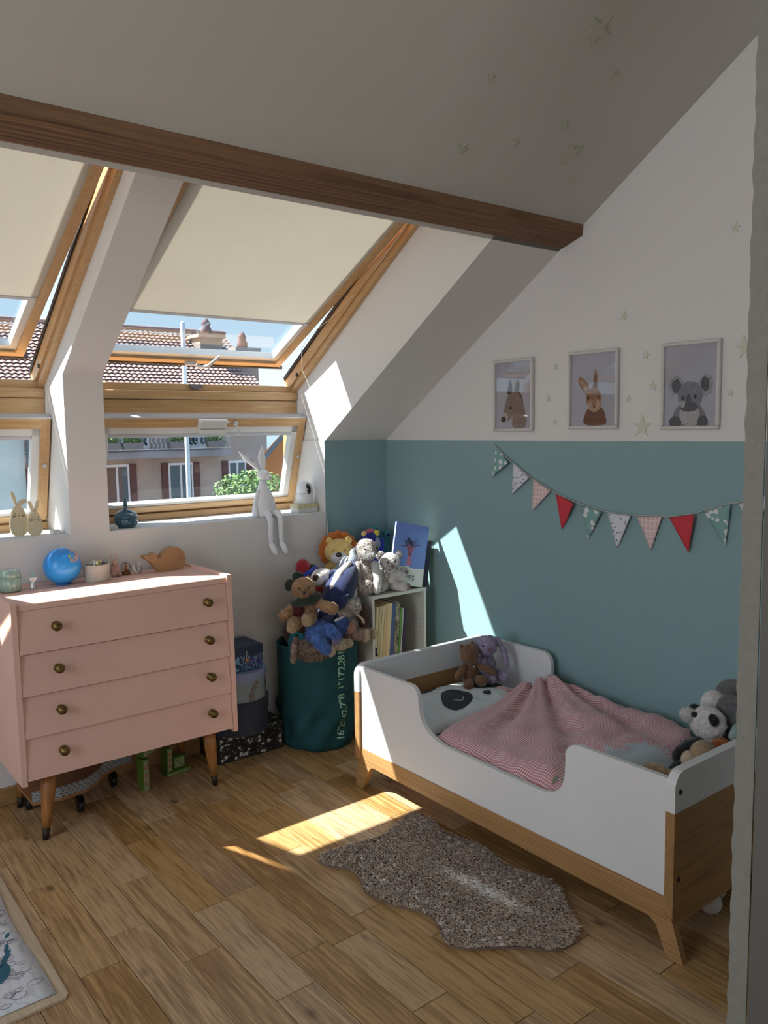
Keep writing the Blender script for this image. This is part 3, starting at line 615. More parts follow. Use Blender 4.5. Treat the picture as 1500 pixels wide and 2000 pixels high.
mb = MB(); mb.lathe([(.132, 0), (.132, .10)], rc, 48, smooth=False); mb.build('body', m_gbox, g1)
mb = MB(); mb.lathe([(.135, .094), (.1355, .128), (.130, .130)], rc, 48, smooth=False); mb.build('lid', M('lavender_paper', C(140, 152, 190), .7), g1)
mb = MB()
def cylp(a, z, r=.1336): return (rc[0]+r*math.sin(a), rc[1]-r*math.cos(a), rc[2]+z)
def frond(a0, z0, pts, wd, mi):
    for (a, z), (b, y) in zip(pts[:-1], pts[1:]):
        mb.add([cylp(a-wd, z), cylp(a+wd, z), cylp(b+wd, y), cylp(b-wd, y)], [(0, 1, 2, 3)], mi)
trunk = [(.05, 0), (.02, .02), (.03, .04), (.10, .06), (.22, .078), (.30, .092)]
frond(0, 0, trunk, .10, 0)
for k in range(16):
    t = k/15*(len(trunk)-1.001); i = int(t); f = t-i; a = trunk[i][0]*(1-f)+trunk[i+1][0]*f; z = trunk[i][1]*(1-f)+trunk[i+1][1]*f
    for s_ in (-1, 1): mb.add([cylp(a+s_*.01, z-.001, .1340), cylp(a+s_*.085, z+.004, .1340), cylp(a+s_*.085, z+.006, .1340), cylp(a+s_*.01, z+.001, .1340)], [(0, 1, 2, 3)], 1)
frond(0, 0, [(.86, 0), (.84, .03), (.80, .055), (.74, .070), (.70, .080)], .04, 0)
for i in range(7):
    a = .48+(i-3)*.035; mb.add([cylp(.48+(i-3)*.012, .008), cylp(a+.008, .024+.004*(3-abs(i-3))), cylp(a-.008, .024+.004*(3-abs(i-3)))], [(0, 1, 2)], 1)
mb.build('palm_print', [M('print_dark', C(84, 84, 92), .7), M('print_cream', C(206, 190, 176), .7)], g1)['kind'] = 'stuff'
sq = thing('button_box', (1.755, 3.32, BH+.282), 'navy square box with blue leaf print and button clasp topping the stack', 'box')
def leafy():
    s = NT('leaf_print'); wv = s.n('ShaderNodeTexWave'); wv.inputs['Scale'].default_value = 22; wv.inputs['Distortion'].default_value = 16; wv.inputs['Detail'].default_value = 2; s.l(s.tc, 'Object', wv, 0)
    a = s.ramp(wv, 'Fac', (.45, C(24, 32, 66)), (.6, C(110, 164, 206))); n = s.noise(18, 2)
    s.col(s.mix(s.ramp(n, 0, (.55, (0, 0, 0, 1)), (.65, (1, 1, 1, 1))).outputs[0], a.outputs[0], C(70, 58, 130))); s.b.inputs['Roughness'].default_value = .5; return s.m
zq = BH+.284
mb = MB(); mb.bbox((1.672, 3.222, zq), (1.834, 3.385, zq+.072), .002); mb.build('body', leafy(), sq, origin=(1.75, 3.3, zq))
mb = MB(); mb.bbox((1.670, 3.220, zq+.070), (1.836, 3.387, zq+.112), .002); mb.build('lid', M('navy_cloth', C(40, 56, 84), .6), sq)
mb = MB(); mb.lathe([(.009, 0), (.010, .003), (.006, .005)], (1.752, 3.2215, zq+.048), 16, mat=V((0, -1, 0)).to_track_quat('Z', 'X').to_matrix()); mb.build('button', M('amber_button', C(196, 138, 60), .3), sq)
mb = MB(); mb.tube([(1.748, 3.2175, zq+.052), (1.749, 3.217, zq+.085), (1.752, 3.217, zq+.090), (1.755, 3.217, zq+.085), (1.756, 3.2175, zq+.052)], .0014, 5); mb.build('cord_loop', m_wprint, sq)

# ---------------------------------------------------------------- toys under the dresser
tr = thing('toy_cart', (.97, 3.27, 0), 'low wooden tray on castors with a maze-patterned rim under the dresser', 'toy tray')
tpts = [(.80, 3.18), (.90, 3.155), (1.0, 3.17), (1.06, 3.215), (1.10, 3.27), (1.17, 3.305), (1.24, 3.32)]
m_cork = M('cork_edge', C(150, 104, 66), .7); 
def maze():
    s = NT('maze_print'); br = s.n('ShaderNodeTexBrick'); br.inputs['Scale'].default_value = 22; br.inputs['Mortar Size'].default_value = .09; br.inputs['Color1'].default_value = C(64, 68, 76); br.inputs['Color2'].default_value = C(54, 58, 66); br.inputs['Mortar'].default_value = C(150, 152, 156)
    s.t.links.new(s.mapping((1, 1, 1), rot=(math.pi/2, 0, 0)), br.inputs[0]); s.l(br, 0, s.b, 'Base Color'); s.b.inputs['Roughness'].default_value = .6; return s.m
mb = MB(); mb.prism(tpts+[(1.24, 3.40), (.80, 3.40)], 2, .092, .104); mb.build('tray', m_cork, tr)
mb = MB()
for (a, b), (c, d) in zip(tpts[:-1], tpts[1:]): mb.obox((a, b, .104), (c-a, d-b, 0), (0, .006, 0), (0, 0, .042))
mb.build('rim', maze(), tr)
for x, y in ((.985, 3.215), (1.17, 3.36), (.83, 3.37)):
    mb = MB(); mb.tube([(x, y, .092), (x, y, .05)], [.010, .012], 10, cap=False); mb.box((x-.013, y-.02, .03), (x-.010, y+.016, .062)); mb.box((x+.010, y-.02, .03), (x+.013, y+.016, .062)); c = mb.build('castor', m_black, tr)
    mb = MB(); mb.lathe([(.026, -.009), (.027, -.005), (.027, .005), (.026, .009)], (x, y-.002, .027), 20, mat=Matrix.Rotation(math.pi/2, 3, 'Y')); mb.build('wheel', m_black, c)
m_lime = M('lime_card', C(88, 118, 38), .6); m_olive = plush_mat('olive_print', C(86, 96, 66), C(150, 158, 110), 60, .55); m_ringp = M('red_ring_print', C(170, 78, 66), .6)
def toy_block(c, s_, rz, label, rings=False, ry=0.0):
    r = thing('toy_block', c, label, 'toy block', 'green printed toy blocks under the dresser'); r.rotation_euler = (0, ry, rz)
    mb = MB(); mb.bbox((-s_[0]/2, -s_[1]/2, 0), (s_[0]/2, s_[1]/2, s_[2]), .001); o = mb.build('block', m_lime); o.parent = r
    mb = MB(); mb.box((-s_[0]/2+.003, -s_[1]/2-.0008, .004), (s_[0]/2-.003, -s_[1]/2+.001, s_[2]-.006)); o = mb.build('printed_panel', m_olive); o.parent = r
    if rings:
        mb = MB()
        for k in range(3):
            z = s_[2]*(.25+.25*k)
            vs_ = [(q*math.cos(a), -s_[1]/2-.0012, z+q*math.sin(a)) for a in [2*math.pi*i/14 for i in range(14)] for q in (.004, .0085)]
            mb.add(vs_, [(2*i, 2*i+1, (2*i+3) % 28, (2*i+2) % 28) for i in range(14)])
        o = mb.build('ring_print', m_ringp); o.parent = r
toy_block((1.262, 3.25, 0), (.028, .05, .135), .15, 'upright green printed block nearest the castor tray, left leg of the toy arch', True)
toy_block((1.400, 3.325, .018), (.026, .05, .105), .15, 'upright green printed block with rings, right leg of the toy arch', True)
toy_block((1.300, 3.268, .150), (.115, .045, .030), .42, 'slanted green printed block bridging the toy arch under the dresser', False, -.12)
toy_block((1.440, 3.330, 0), (.115, .06, .016), .1, 'flat bright green block lying at the foot of the toy arch')
toy_block((1.455, 3.345, .017), (.055, .04, .05), .1, 'small square green block standing on the flat block')

# ---------------------------------------------------------------- bookcase and books
BCX0, BCX1, BCY0, BCY1, BCT = 2.337, 2.678, 3.05, 3.42, .705
bc = thing('bookcase', ((BCX0+BCX1)/2, 3.22, 0), 'narrow white open bookcase standing in the teal corner', 'bookcase')
mb = MB(); mb.bbox((BCX0, BCY0, BCT-.016), (BCX1, BCY1, BCT), .001); mb.build('top', m_shelf, bc)
for a in (BCX0, BCX1-.014):
    mb = MB(); mb.bbox((a, BCY0, 0), (a+.014, BCY1, BCT-.0165), .001); sd = mb.build('side_panel', m_shelf, bc)
    mb = MB()
    for z in (.30, .34, .50, .54, .62, .66): 
        for y in (BCY0+.035, BCY1-.06): mb.lathe([(.0025, 0), (.0025, .0006)], (a-.0006 if a > 2.5 else a+.0141, y, z), 8, mat=Matrix.Rotation(math.pi/2, 3, 'Y'))
    mb.build('peg_holes', m_black, sd)['kind'] = 'stuff'
mb = MB(); mb.box((BCX0+.014, BCY1-.006, .0), (BCX1-.014, BCY1-.001, BCT-.017)); mb.build('back_panel', M('bookcase_back', C(206, 182, 166), .7), bc)
for z in (.02, .345):
    mb = MB(); mb.bbox((BCX0+.0145, BCY0+.005, z), (BCX1-.0145, BCY1-.007, z+.014), .001); mb.build('shelf', m_shelf, bc)
def book(name, p0, th, h, dp, tilt, rz, cmat, label, group, parent_up=0.0, pages=True):
    """spine towards -y; leans by tilt about y"""
    r = thing(name, p0, label, 'book', group); r.rotation_euler = (0, tilt, rz)
    mb = MB(); mb.box((0, 0, 0), (.0015, dp, h)); mb.box((th-.0015, 0, 0), (th, dp, h)); mb.box((.0015, 0, 0), (th-.0015, .0015, h)); o = mb.build('cover', cmat); o.parent = r
    mb = MB(); mb.box((.0018, .002, .002), (th-.0018, dp-.003, h-.002)); o = mb.build('pages', M('paper_pages', C(226, 214, 186), .9, var=.04, vscale=200)); o.parent = r
    return r
bz = .3592
row = [('cream', C(220, 204, 160), .016, .285, 'cream paperback leaning at the left end of the shelf'), ('cream2', C(214, 196, 146), .013, .288, 'second cream book from the left on the shelf'), ('cream3', C(224, 208, 168), .014, .286, 'third cream book from the left on the shelf'),
       ('cream4', C(216, 184, 136), .020, .292, 'thick tan-cream book, fourth on the shelf'), ('cream5', C(226, 200, 156), .022, .294, 'thickest pale orange-cream book beside the blue one'), ('bluebook', C(70, 88, 132), .024, .290, 'blue hardback in the middle of the bookcase shelf'),
       ('photobk', C(120, 112, 92), .026, .292, 'photo-strip patterned book right of the blue hardback'), ('greenbk', C(92, 150, 60), .009, .262, 'thin green book leaning right of the photo book'), ('stripebk', C(206, 206, 196), .008, .258, 'thin white striped book beside the green one'), ('purplebk', C(44, 30, 66), .012, .256, 'dark purple book, last on the right of the shelf')]
x = BCX0+.018
for nm, c, th, h, lab in row:
    if nm == 'photobk': cmt = plush_mat('photo_strip', C(190, 182, 150), C(30, 28, 26), 40, .5)
    elif nm == 'stripebk': cmt = plush_mat('striped_cover', C(224, 222, 214), C(90, 110, 80), 160, .45)
    else: cmt = M(nm, c, .6, var=.08, vscale=30)
    tl = .085 if th < .03 else .08
    book('book', (x, BCY0+.02, bz+.0005), th, h, .20, tl+.012*math.sin(x*40), 0, cmt, lab, 'books on the bookcase shelf'); x += th+.0025
bt = thing('small_bottle', (BCX0+.026, BCY0+.010, bz), 'small dark bottle with white label in front of the cream books', 'bottle')
mb = MB(); mb.lathe([(.0095, 0), (.0095, .06), (.005, .072), (.005, .092)], (BCX0+.026, BCY0+.010, bz), 16); mb.build('body', M('bottle_navy', C(24, 26, 44), .2), bt)
mb = MB(); mb.lathe([(.0098, .008), (.0098, .05)], (BCX0+.026, BCY0+.010, bz), 16); mb.build('label', m_wprint, bt)
mb = MB(); mb.lathe([(.006, .090), (.006, .106)], (BCX0+.026, BCY0+.010, bz), 12); mb.build('cap', m_wprint, bt)
# picture book leaning with its cover to the room
pb = thing('picture_book', (2.558, 3.070, BCT+.024), 'blue picture book with a bare pink tree on its cover, leaning on the bookcase', 'book')
pb.rotation_euler = (-.10, .23, -.10)
def cover_mat():
    s = NT('tree_cover'); sx = s.n('ShaderNodeSeparateXYZ'); s.l(s.tc, 'Object', sx, 0)
    z = s.math('ADD', sx.outputs[2], s.math('MULTIPLY', s.noise(14, 2).outputs[0], .03))
    f = s.math('GREATER_THAN', z, .105)
    s.col(s.mix(f, C(232, 228, 222), C(122, 148, 220))); s.b.inputs['Roughness'].default_value = .35; return s.m
mb = MB(); mb.box((-.095, 0, 0), (.105, .0025, .305)); mb.box((-.095, .010, 0), (.105, .0125, .305)); mb.box((.1035, 0, 0), (.105, .0125, .305)); o = mb.build('cover', cover_mat()); o.parent = pb
mb = MB(); mb.box((-.094, .0026, .003), (.103, .0099, .302)); o = mb.build('pages', M('paper_pages', C(226, 214, 186), .9)); o.parent = pb
mb = MB()
def limb(x, z, a, l, wd, dep, rg):
    x2, z2 = x+l*math.sin(a), z+l*math.cos(a); nx, nz = math.cos(a), -math.sin(a)
    mb.add([(x-nx*wd, -.0006, z-nz*wd), (x+nx*wd, -.0006, z+nz*wd), (x2+nx*wd*.6, -.0006, z2+nz*wd*.6), (x2-nx*wd*.6, -.0006, z2-nz*wd*.6)], [(0, 1, 2, 3)], 0 if dep > 2 else 1)
    if dep > 0:
        for k in range(3 if dep > 3 else 2): limb(x2, z2, a+rg.uniform(-.65, .65), l*rg.uniform(.6, .85), wd*.58, dep-1, rg)
limb(.005, .10, 0.0, .045, .016, 5, random.Random(12))
o = mb.build('tree_print', [M('tree_pink', C(204, 124, 150), .4), M('tree_dark', C(96, 90, 130), .4)]); o.parent = pb
mb = MB(); text_mesh('MPS', .036, mb, lambda p: (p.x-.012, -.0008, p.y+.028)); o = mb.build('lettering', M('title_grey', C(70, 76, 80), .5)); o.parent = pb; o['kind'] = 'stuff'
sc = [C(40, 32, 60), C(120, 92, 70), C(58, 44, 84), C(96, 76, 60), C(40, 40, 50)]
for k in range(5):
    lab = ['dark violet book directly behind the blue picture book', 'brown book second behind the picture book', 'purple book third behind the picture book', 'tan-brown book fourth behind the picture book', 'dark grey book farthest behind the picture book'][k]
    r = book('book', (2.648+.0045*k, 3.10+.016*k, BCT+.001), .014, .235-.004*k, .19, .12, 1.62, M('stackbook%d' % k, sc[k], .5, var=.2, vscale=60), lab, 'books standing behind the picture book')
    from mathutils import Euler
    Rm = Euler((-.04, .16, -.10)).to_matrix().to_4x4()
    mw = Matrix.Translation((2.570, 3.072, BCT+.016)) @ Rm @ Matrix.Translation((-.050+.003*k, .034+.0155*k, 0)) @ Matrix.Rotation(-math.pi/2, 4, 'Z')
    r.rotation_euler = mw.to_euler(); r.location = mw.translation

# ---------------------------------------------------------------- laundry basket with lettering
bs = thing('fabric_basket', (2.138, 3.235, 0), 'dark teal canvas basket with white coordinates lettering, full of soft toys', 'basket')
m_canvas = M('teal_canvas', C(20, 74, 80), .85, var=.18, vscale=9, bump=.25, bscale=600)
bcx, bcy, bh = 2.138, 3.235, .50
def brad(a, z):
    t = z/bh; r = .172+.022*math.sin(min(1, t*1.35)*math.pi/2)
    fold = (.013*math.sin(5*a+9*t)+.011*math.sin(8*a-15*t+1)+.005*math.sin(17*t+3*a))*(math.exp(-((t-.28)/.24)**2)) + .004*math.sin(3*a+4*t)
    return (r+fold)*(1 if t > .05 else .93+.07*t/.05)
mb = MB(); n, m_ = 72, 34; vs_, fs = [], []
for i in range(m_+1):
    z = bh*i/m_
    for k in range(n): a = 2*math.pi*k/n; r = brad(a, z); vs_.append((bcx+r*math.cos(a), bcy+r*math.sin(a), z+.006*math.sin(2*a+.5)*(i/m_)))
for i in range(m_):
    for k in range(n): l = (k+1) % n; fs.append((i*n+k, i*n+l, (i+1)*n+l, (i+1)*n+k))
b0 = len(vs_)
for i in range(4):     # inner lining
    z = bh-.002-.03*i
    for k in range(n): a = 2*math.pi*k/n; r = brad(a, bh)-.006; vs_.append((bcx+r*math.cos(a), bcy+r*math.sin(a), z))
for k in range(n):
    l = (k+1) % n; fs.append((m_*n+k, m_*n+l, b0+l, b0+k))
    for i in range(3): fs.append((b0+i*n+k, b0+i*n+l, b0+(i+1)*n+l, b0+(i+1)*n+k))
fs.append(tuple(range(n))[::-1]); fs.append(tuple(range(b0+3*n, b0+4*n)))
mb.add(vs_, fs, 0, True); mb.build('body', m_canvas, bs)
mb = MB(); mb.tube([(1.955, 3.17, .47), (1.942, 3.15, .54), (1.945, 3.12, .585), (1.965, 3.10, .575), (1.975, 3.11, .50)], .014, 8, flat=.25); mb.build('handle', M('teal_strap', C(26, 100, 116), .8), bs)
mb = MB()
def on_basket(p):
    a = -1.36+(p.y-.011)/.19*-1.0*-1; z = .045+p.x
    a = -1.50-(p.y-.012)/.19
    r = brad(a, z)+.0025; return (bcx+r*math.cos(a), bcy+r*math.sin(a), z)
text_mesh('16\u00b025\'42,7"8  1\u00b017\'2,281\'E', .052, mb, on_basket, spacing=.86)
mb.build('lettering', M('basket_lettering', C(176, 226, 196), .8), bs)['kind'] = 'stuff'

# ---------------------------------------------------------------- bed
BY0, BY1, BXF, BXB = 1.205, 2.69, 1.972, 2.735          # foot, head, front and wall-side faces
bed = thing('toddler_bed', (2.35, 1.95, 0), 'white and oak toddler bed with curved guard rail along the teal wall', 'bed')
def arc(cx, cz, r, a0, a1, n=7): return [(cx+r*math.cos(a0+(a1-a0)*i/n), cz+r*math.sin(a0+(a1-a0)*i/n)) for i in range(n+1)]
pi = math.pi
fp = [(1.236, .176), (2.658, .176), (2.658, .522), (2.34, .522)]
fp += arc(2.335, .480, .042, pi/2, pi, 6)+arc(2.17, .452, .122, 0, -pi/2, 9)
fp += arc(1.69, .392, .062, -pi/2, -pi+.1, 7)[::1]
fp = [(1.236, .176), (2.658, .176), (2.658, .522), (2.345, .522)] + arc(2.345, .472, .050, pi/2, pi, 6) + [(2.293, .44), (2.284, .41), (2.268, .385), (2.240, .362), (2.20, .345), (2.15, .335), (1.72, .328)] + arc(1.70, .368, .040, -pi/2, -pi*.5, 1) + [(1.66, .332), (1.628, .348), (1.606, .375), (1.596, .41)] + [(1.594, .455)] + arc(1.546, .472, .050, 0, pi/2, 6)[1:] + [(1.236, .522)]
mb = MB(); mb.prism(fp, 0, BXF, BXF+.018); mb.build('guard_rail', m_bedwhite, bed)
# oak base rail with its splayed legs, one shaped board
def base_board(xa, name):
    p = [(1.236, .1755), (1.225, .150), (1.175, 0), (1.228, 0), (1.262, .080), (1.285, .096), (2.585, .112), (2.60, .105), (2.612, .09), (2.655, 0), (2.705, 0), (2.680, .150), (2.658, .1755)]
    mb = MB(); mb.prism(p, 0, xa, xa+.022); return mb.build(name, m_oak_y, bed)
base_board(BXF-.002, 'base_rail'); base_board(BXB-.022, 'base_rail')
for y0, y1, top, split, nm in ((BY0, BY0+.028, .548, .432, 'footboard'), (BY1-.028, BY1, .530, .415, 'headboard')):
    xa, xb, r = BXF-.012, BXB, .045
    lo = [(xa, .125), (xb, .125), (xb, split), (xa, split)]; lo2 = [(xa+.03, .10), (xb, .10), (xb, split), (xa, split), (xa, .13)]
    mb = MB(); mb.prism(lo2, 1, y0, y1); pnl = mb.build(nm+'_panel', m_oak_x, bed)
    up = [(xa, split+.0005), (xb, split+.0005), (xb, top-r)]+arc(xb-r, top-r, r, 0, pi/2, 6)[1:]+arc(xa+r, top-r, r, pi/2, pi, 6)
    mb = MB(); mb.prism(up, 1, y0, y1); u = mb.build(nm, m_bedwhite, bed)
    if nm == 'footboard':
        for x_, z_, par in ((1.985, .490, u), (1.985, .235, pnl)):
            mb = MB(); mb.lathe([(.0075, 0), (.0075, .002), (.0035, .0022), (.0035, .0005)], (x_, y0, z_), 14, mat=V((0, -1, 0)).to_track_quat('Z', 'X').to_matrix()); mb.build('bolt', m_dark, par)
bp = [(1.236, .20), (2.658, .20), (2.658, .522), (2.325, .522)]+arc(2.325, .472, .050, pi/2, pi, 6)+[(2.272, .40), (2.262, .37), (2.24, .345), (2.20, .335), (1.236, .335)]
mb = MB(); mb.prism(bp, 0, BXB-.022, BXB-.004); mb.build('wall_side_rail', m_bedwhite, bed)
mb = MB(); mb.box((BXF+.022, 1.236, .13), (BXB-.024, 2.66, .16)); mb.build('slat_base', m_oak_y, bed)
# mattress with pale sheet
m_sheet = M('pale_blue_sheet', C(196, 208, 216), .85, var=.05, vscale=8, bump=.2, bscale=60, bdist=.004)
mt = thing('mattress', (2.35, 1.95, .161), 'mattress in a pale blue fitted sheet inside the toddler bed', 'mattress')
mb = MB(); mb.bbox((BXF+.024, 1.240, .162), (BXB-.026, 2.655, .310), .02); mb.build('core', m_sheet, mt)
# crumpled sheet at the foot
def grid_cloth(name, xa, xb, ya, yb, nx, ny, zf, mat, parent=None, th=.012, uvs=1.0, inset=None):
    """double-sided cloth: grid with turned-down border; ya and yb may be functions of x"""
    mb = MB(); vs_, fs, uv = [], [], []
    f = lambda q, x: q(x) if callable(q) else q
    for i in range(nx+1):
        x = xa+(xb-xa)*i/nx
        for j in range(ny+1):
            y0, y1 = f(ya, x), f(yb, x); y = y0+(y1-y0)*j/ny
            e = min(i/nx, 1-i/nx, j/ny, 1-j/ny); z = zf(x, y)-th*max(0, 1-e*14)**2
            vs_.append((x, y, z)); uv.append((x*uvs, y*uvs))
    for i in range(nx):
        for j in range(ny):
            a = i*(ny+1)+j; fs.append((a, a+ny+1, a+ny+2, a+1))
    mb.add(vs_, fs, 0, True); o = mb.build(name, mat, parent)
    me = o.data; ul = me.uv_layers.new(name='UVMap')
    for lp in me.loops: ul.data[lp.index].uv = uv[lp.vertex_index]
    md = o.modifiers.new('thickness', 'SOLIDIFY'); md.thickness = th; md.offset = -1
    return o
def sheet_z(x, y):
    return .335+.022*noise.noise(V((x*9, y*11, 3)))+.012*noise.noise(V((x*22+y*9, y*20, 1)))+.03*max(0, 1-abs(y-1.36)/.14)
# duvet
yh = lambda x: 2.245+.17*min(1, max(0, (x-2.0)/.45))-.16*max(0, (x-2.52)/.2)
yf = lambda x: 1.34+.24*(x-2.0)/.68+.02*math.sin(x*19)
def duvet_z(x, y):
    u, v = (x-2.0)/.70, (y-1.35)/.95
    z = .352+.030*math.sin(pi*min(1, max(0, u)))*math.sin(pi*min(1, max(0, v)))
    z += .062*max(0, u-.55)/.45*(.55+.45*v)
    # folds fanning out from the wall-side corner at the head
    dx, dy = 2.74-x, 2.36-y; a = math.atan2(dx, dy+1e-6); d = math.hypot(dx, dy)
    w = math.exp(-max(0, d-.25)*1.6)*min(1, d/.10)
    z += w*(.019*math.sin(a*15+.6)+.008*math.sin(a*31+2))
    z += .014*noise.noise(V((x*5, y*8, 0)))+.010*noise.noise(V((x*11+y*6, y*20, 4)))
    z += .028*math.exp(-((x-2.68)/.09)**2-((y-2.22)/.10)**2)
    return z - .020*max(0, 1-(x-2.0)/.06)
def duvet_mat():
    s = NT('red_gingham'); uvn = s.n('ShaderNodeUVMap'); uvn.uv_map = 'UVMap'; sx = s.n('ShaderNodeSeparateXYZ'); s.t.links.new(uvn.outputs[0], sx.inputs[0])
    P = 125.0
    def stripe(k): return s.math('GREATER_THAN', s.math('FRACT', s.math('MULTIPLY', sx.outputs[k], P)), .46)
    a, b = stripe(0), stripe(1)
    f = s.math('MULTIPLY', s.math('ADD', a, b), .5)
    r = s.n('ShaderNodeValToRGB'); s.t.links.new(f, r.inputs[0]); e = r.color_ramp.elements
    e[0].position = 0; e[0].color = C(232, 224, 228); e[1].position = 1; e[1].color = C(182, 100, 108); e.new(.5).color = C(214, 166, 172)
    # the printed pale patch near the foot
    g = s.n('ShaderNodeNewGeometry'); gx = s.n('ShaderNodeSeparateXYZ'); s.t.links.new(uvn.outputs[0], gx.inputs[0])
    dx = s.math('MULTIPLY', s.math('SUBTRACT', gx.outputs[0], 2.27), 4.6); dy = s.math('MULTIPLY', s.math('SUBTRACT', gx.outputs[1], 1.56), 6.5)
    d = s.math('ADD', s.math('MULTIPLY', dx, dx), s.math('MULTIPLY', dy, dy))
    n = s.noise(26, 5, vec=uvn.outputs[0], rough=.7)
    q = s.math('LESS_THAN', s.math('ADD', d, s.math('MULTIPLY', s.math('SUBTRACT', n.outputs[0], .5), 2.6)), .75)
    s.col(s.mix(q, r.outputs[0], C(188, 196, 204))); s.b.inputs['Roughness'].default_value = .9; s.b.inputs['Sheen Weight'].default_value = .2
    s.bump(s.noise(300, 2, vec=uvn.outputs[0]).outputs[0], .2, .002); return s.m
dv = thing('duvet', (2.35, 1.85, .33), 'rumpled red and white gingham duvet spread over the toddler bed', 'duvet')
grid_cloth('cover', BXF+.024, BXB-.026, yf, yh, 110, 150, duvet_z, duvet_mat(), dv, th=.02)
mb = MB(); rg = random.Random(4)
for cx_, cy_, ang, ln, wd in ((2.095, 1.545, .5, .085, .042), (2.14, 1.50, 2.4, .06, .03), (2.05, 1.66, 1.1, .05, .016), (2.04, 1.69, .2, .045, .014), (2.05, 1.44, 2.0, .06, .012)):
    ca, sa = math.cos(ang), math.sin(ang); n = 10; top = []; bot = []
    for i in range(n+1):
        t = i/n*2-1; h = wd*.5*(1-t*t)
        for sg_, L_ in ((1, top), (-1, bot)):
            x, y = cx_+ca*t*ln/2-sa*h*sg_, cy_+sa*t*ln/2+ca*h*sg_; L_.append((x, y, duvet_z(x, y)+.0016))
    mb.add(top+bot, [(i, i+1, n+2+i, n+1+i) for i in range(n)], 0, True)
    c = rg.random()
mb.build('leaf_print', M('leaf_green', C(150, 152, 128), .9, var=.15, vscale=30), dv)['kind'] = 'stuff'
sh = grid_cloth('top_sheet', BXF+.026, BXB-.03, 1.243, lambda x: yf(x)+.10, 60, 40, sheet_z, m_sheet, None, th=.008)
tag(sh, 'crumpled pale blue top sheet showing beyond the duvet at the foot of the bed', 'sheet')
# pillow
pl = thing('pillow', (2.32, 2.52, .31), 'white quilted pillow with a dark panda-face print at the head of the bed', 'pillow')
def pillow_mat():
    s = NT('quilted_white'); vo = s.n('ShaderNodeTexVoronoi'); vo.inputs['Scale'].default_value = 26; s.l(s.tc, 'Object', vo, 0)
    s.b.inputs['Base Color'].default_value = C(214, 222, 226); s.b.inputs['Roughness'].default_value = .9; s.bump(vo.outputs['Distance'], .6, .006); return s.m
px0, px1, py0, py1 = 2.005, 2.66, 2.30, 2.645
def pil(u, v):
    b = (max(0, 1-abs(2*u-1)**3.2)*max(0, 1-abs(2*v-1)**3.0))**.55
    return V((px0+(px1-px0)*u, py0+(py1-py0)*v, .316+.070*b+.006*noise.noise(V((u*9, v*6, 2)))*b))
mb = MB(); n, k_ = 48, 30
for sgn in (1, -1):
    vs_ = []
    for i in range(n+1):
        for j in range(k_+1):
            p = pil(i/n, j/k_); vs_.append(p if sgn > 0 else V((p.x, p.y, .316-.002)))
    fs = [(i*(k_+1)+j, (i+1)*(k_+1)+j, (i+1)*(k_+1)+j+1, i*(k_+1)+j+1)[::sgn] for i in range(n) for j in range(k_)]
    mb.add(vs_, fs, 0, True)
mb.build('case', pillow_mat(), pl)
mb = MB(); m_ink = M('charcoal_print', C(50, 58, 66), .8)
def patch(u0, v0, ru, rv, mi, off=.0015, n=20, wob=.1, rot=0):
    c = pil(u0, v0); vs_ = [c+V((0, 0, off))]; R = 4
    for r in range(1, R+1):
        for i in range(n):
            a = 2*pi*i/n; w_ = 1+wob*math.sin(3*a+u0*20); x, y = ru*math.cos(a)*w_, rv*math.sin(a)*w_
            x, y = x*math.cos(rot)-y*math.sin(rot), x*math.sin(rot)+y*math.cos(rot)
            p = pil(min(.99, max(.01, u0+x*r/R)), min(.99, max(.01, v0+y*r/R))); vs_.append(p+V((0, 0, off)))
    fs = [(0, 1+i, 1+(i+1) % n) for i in range(n)]
    for r in range(R-1): fs += [(1+r*n+i, 1+(r+1)*n+i, 1+(r+1)*n+(i+1) % n, 1+r*n+(i+1) % n) for i in range(n)]
    mb.add(vs_, fs, mi, True)
patch(.42, .34, .12, .25, 0, rot=-.3); patch(.80, .55, .13, .22, 0, rot=-.4); patch(.66, .26, .03, .05, 0, .002)
patch(.40, .80, .07, .06, 0)
for u0, v0 in ((.43, .26), (.82, .58)):
    pts = [pil(u0-.04+.02*i, v0+.03*abs(i-2)-.02)+V((0, 0, .003)) for i in range(5)]; mb.tube(pts, .002, 5, 1)
mb.build('face_print', [m_ink, m_wprint], pl)['kind'] = 'stuff'

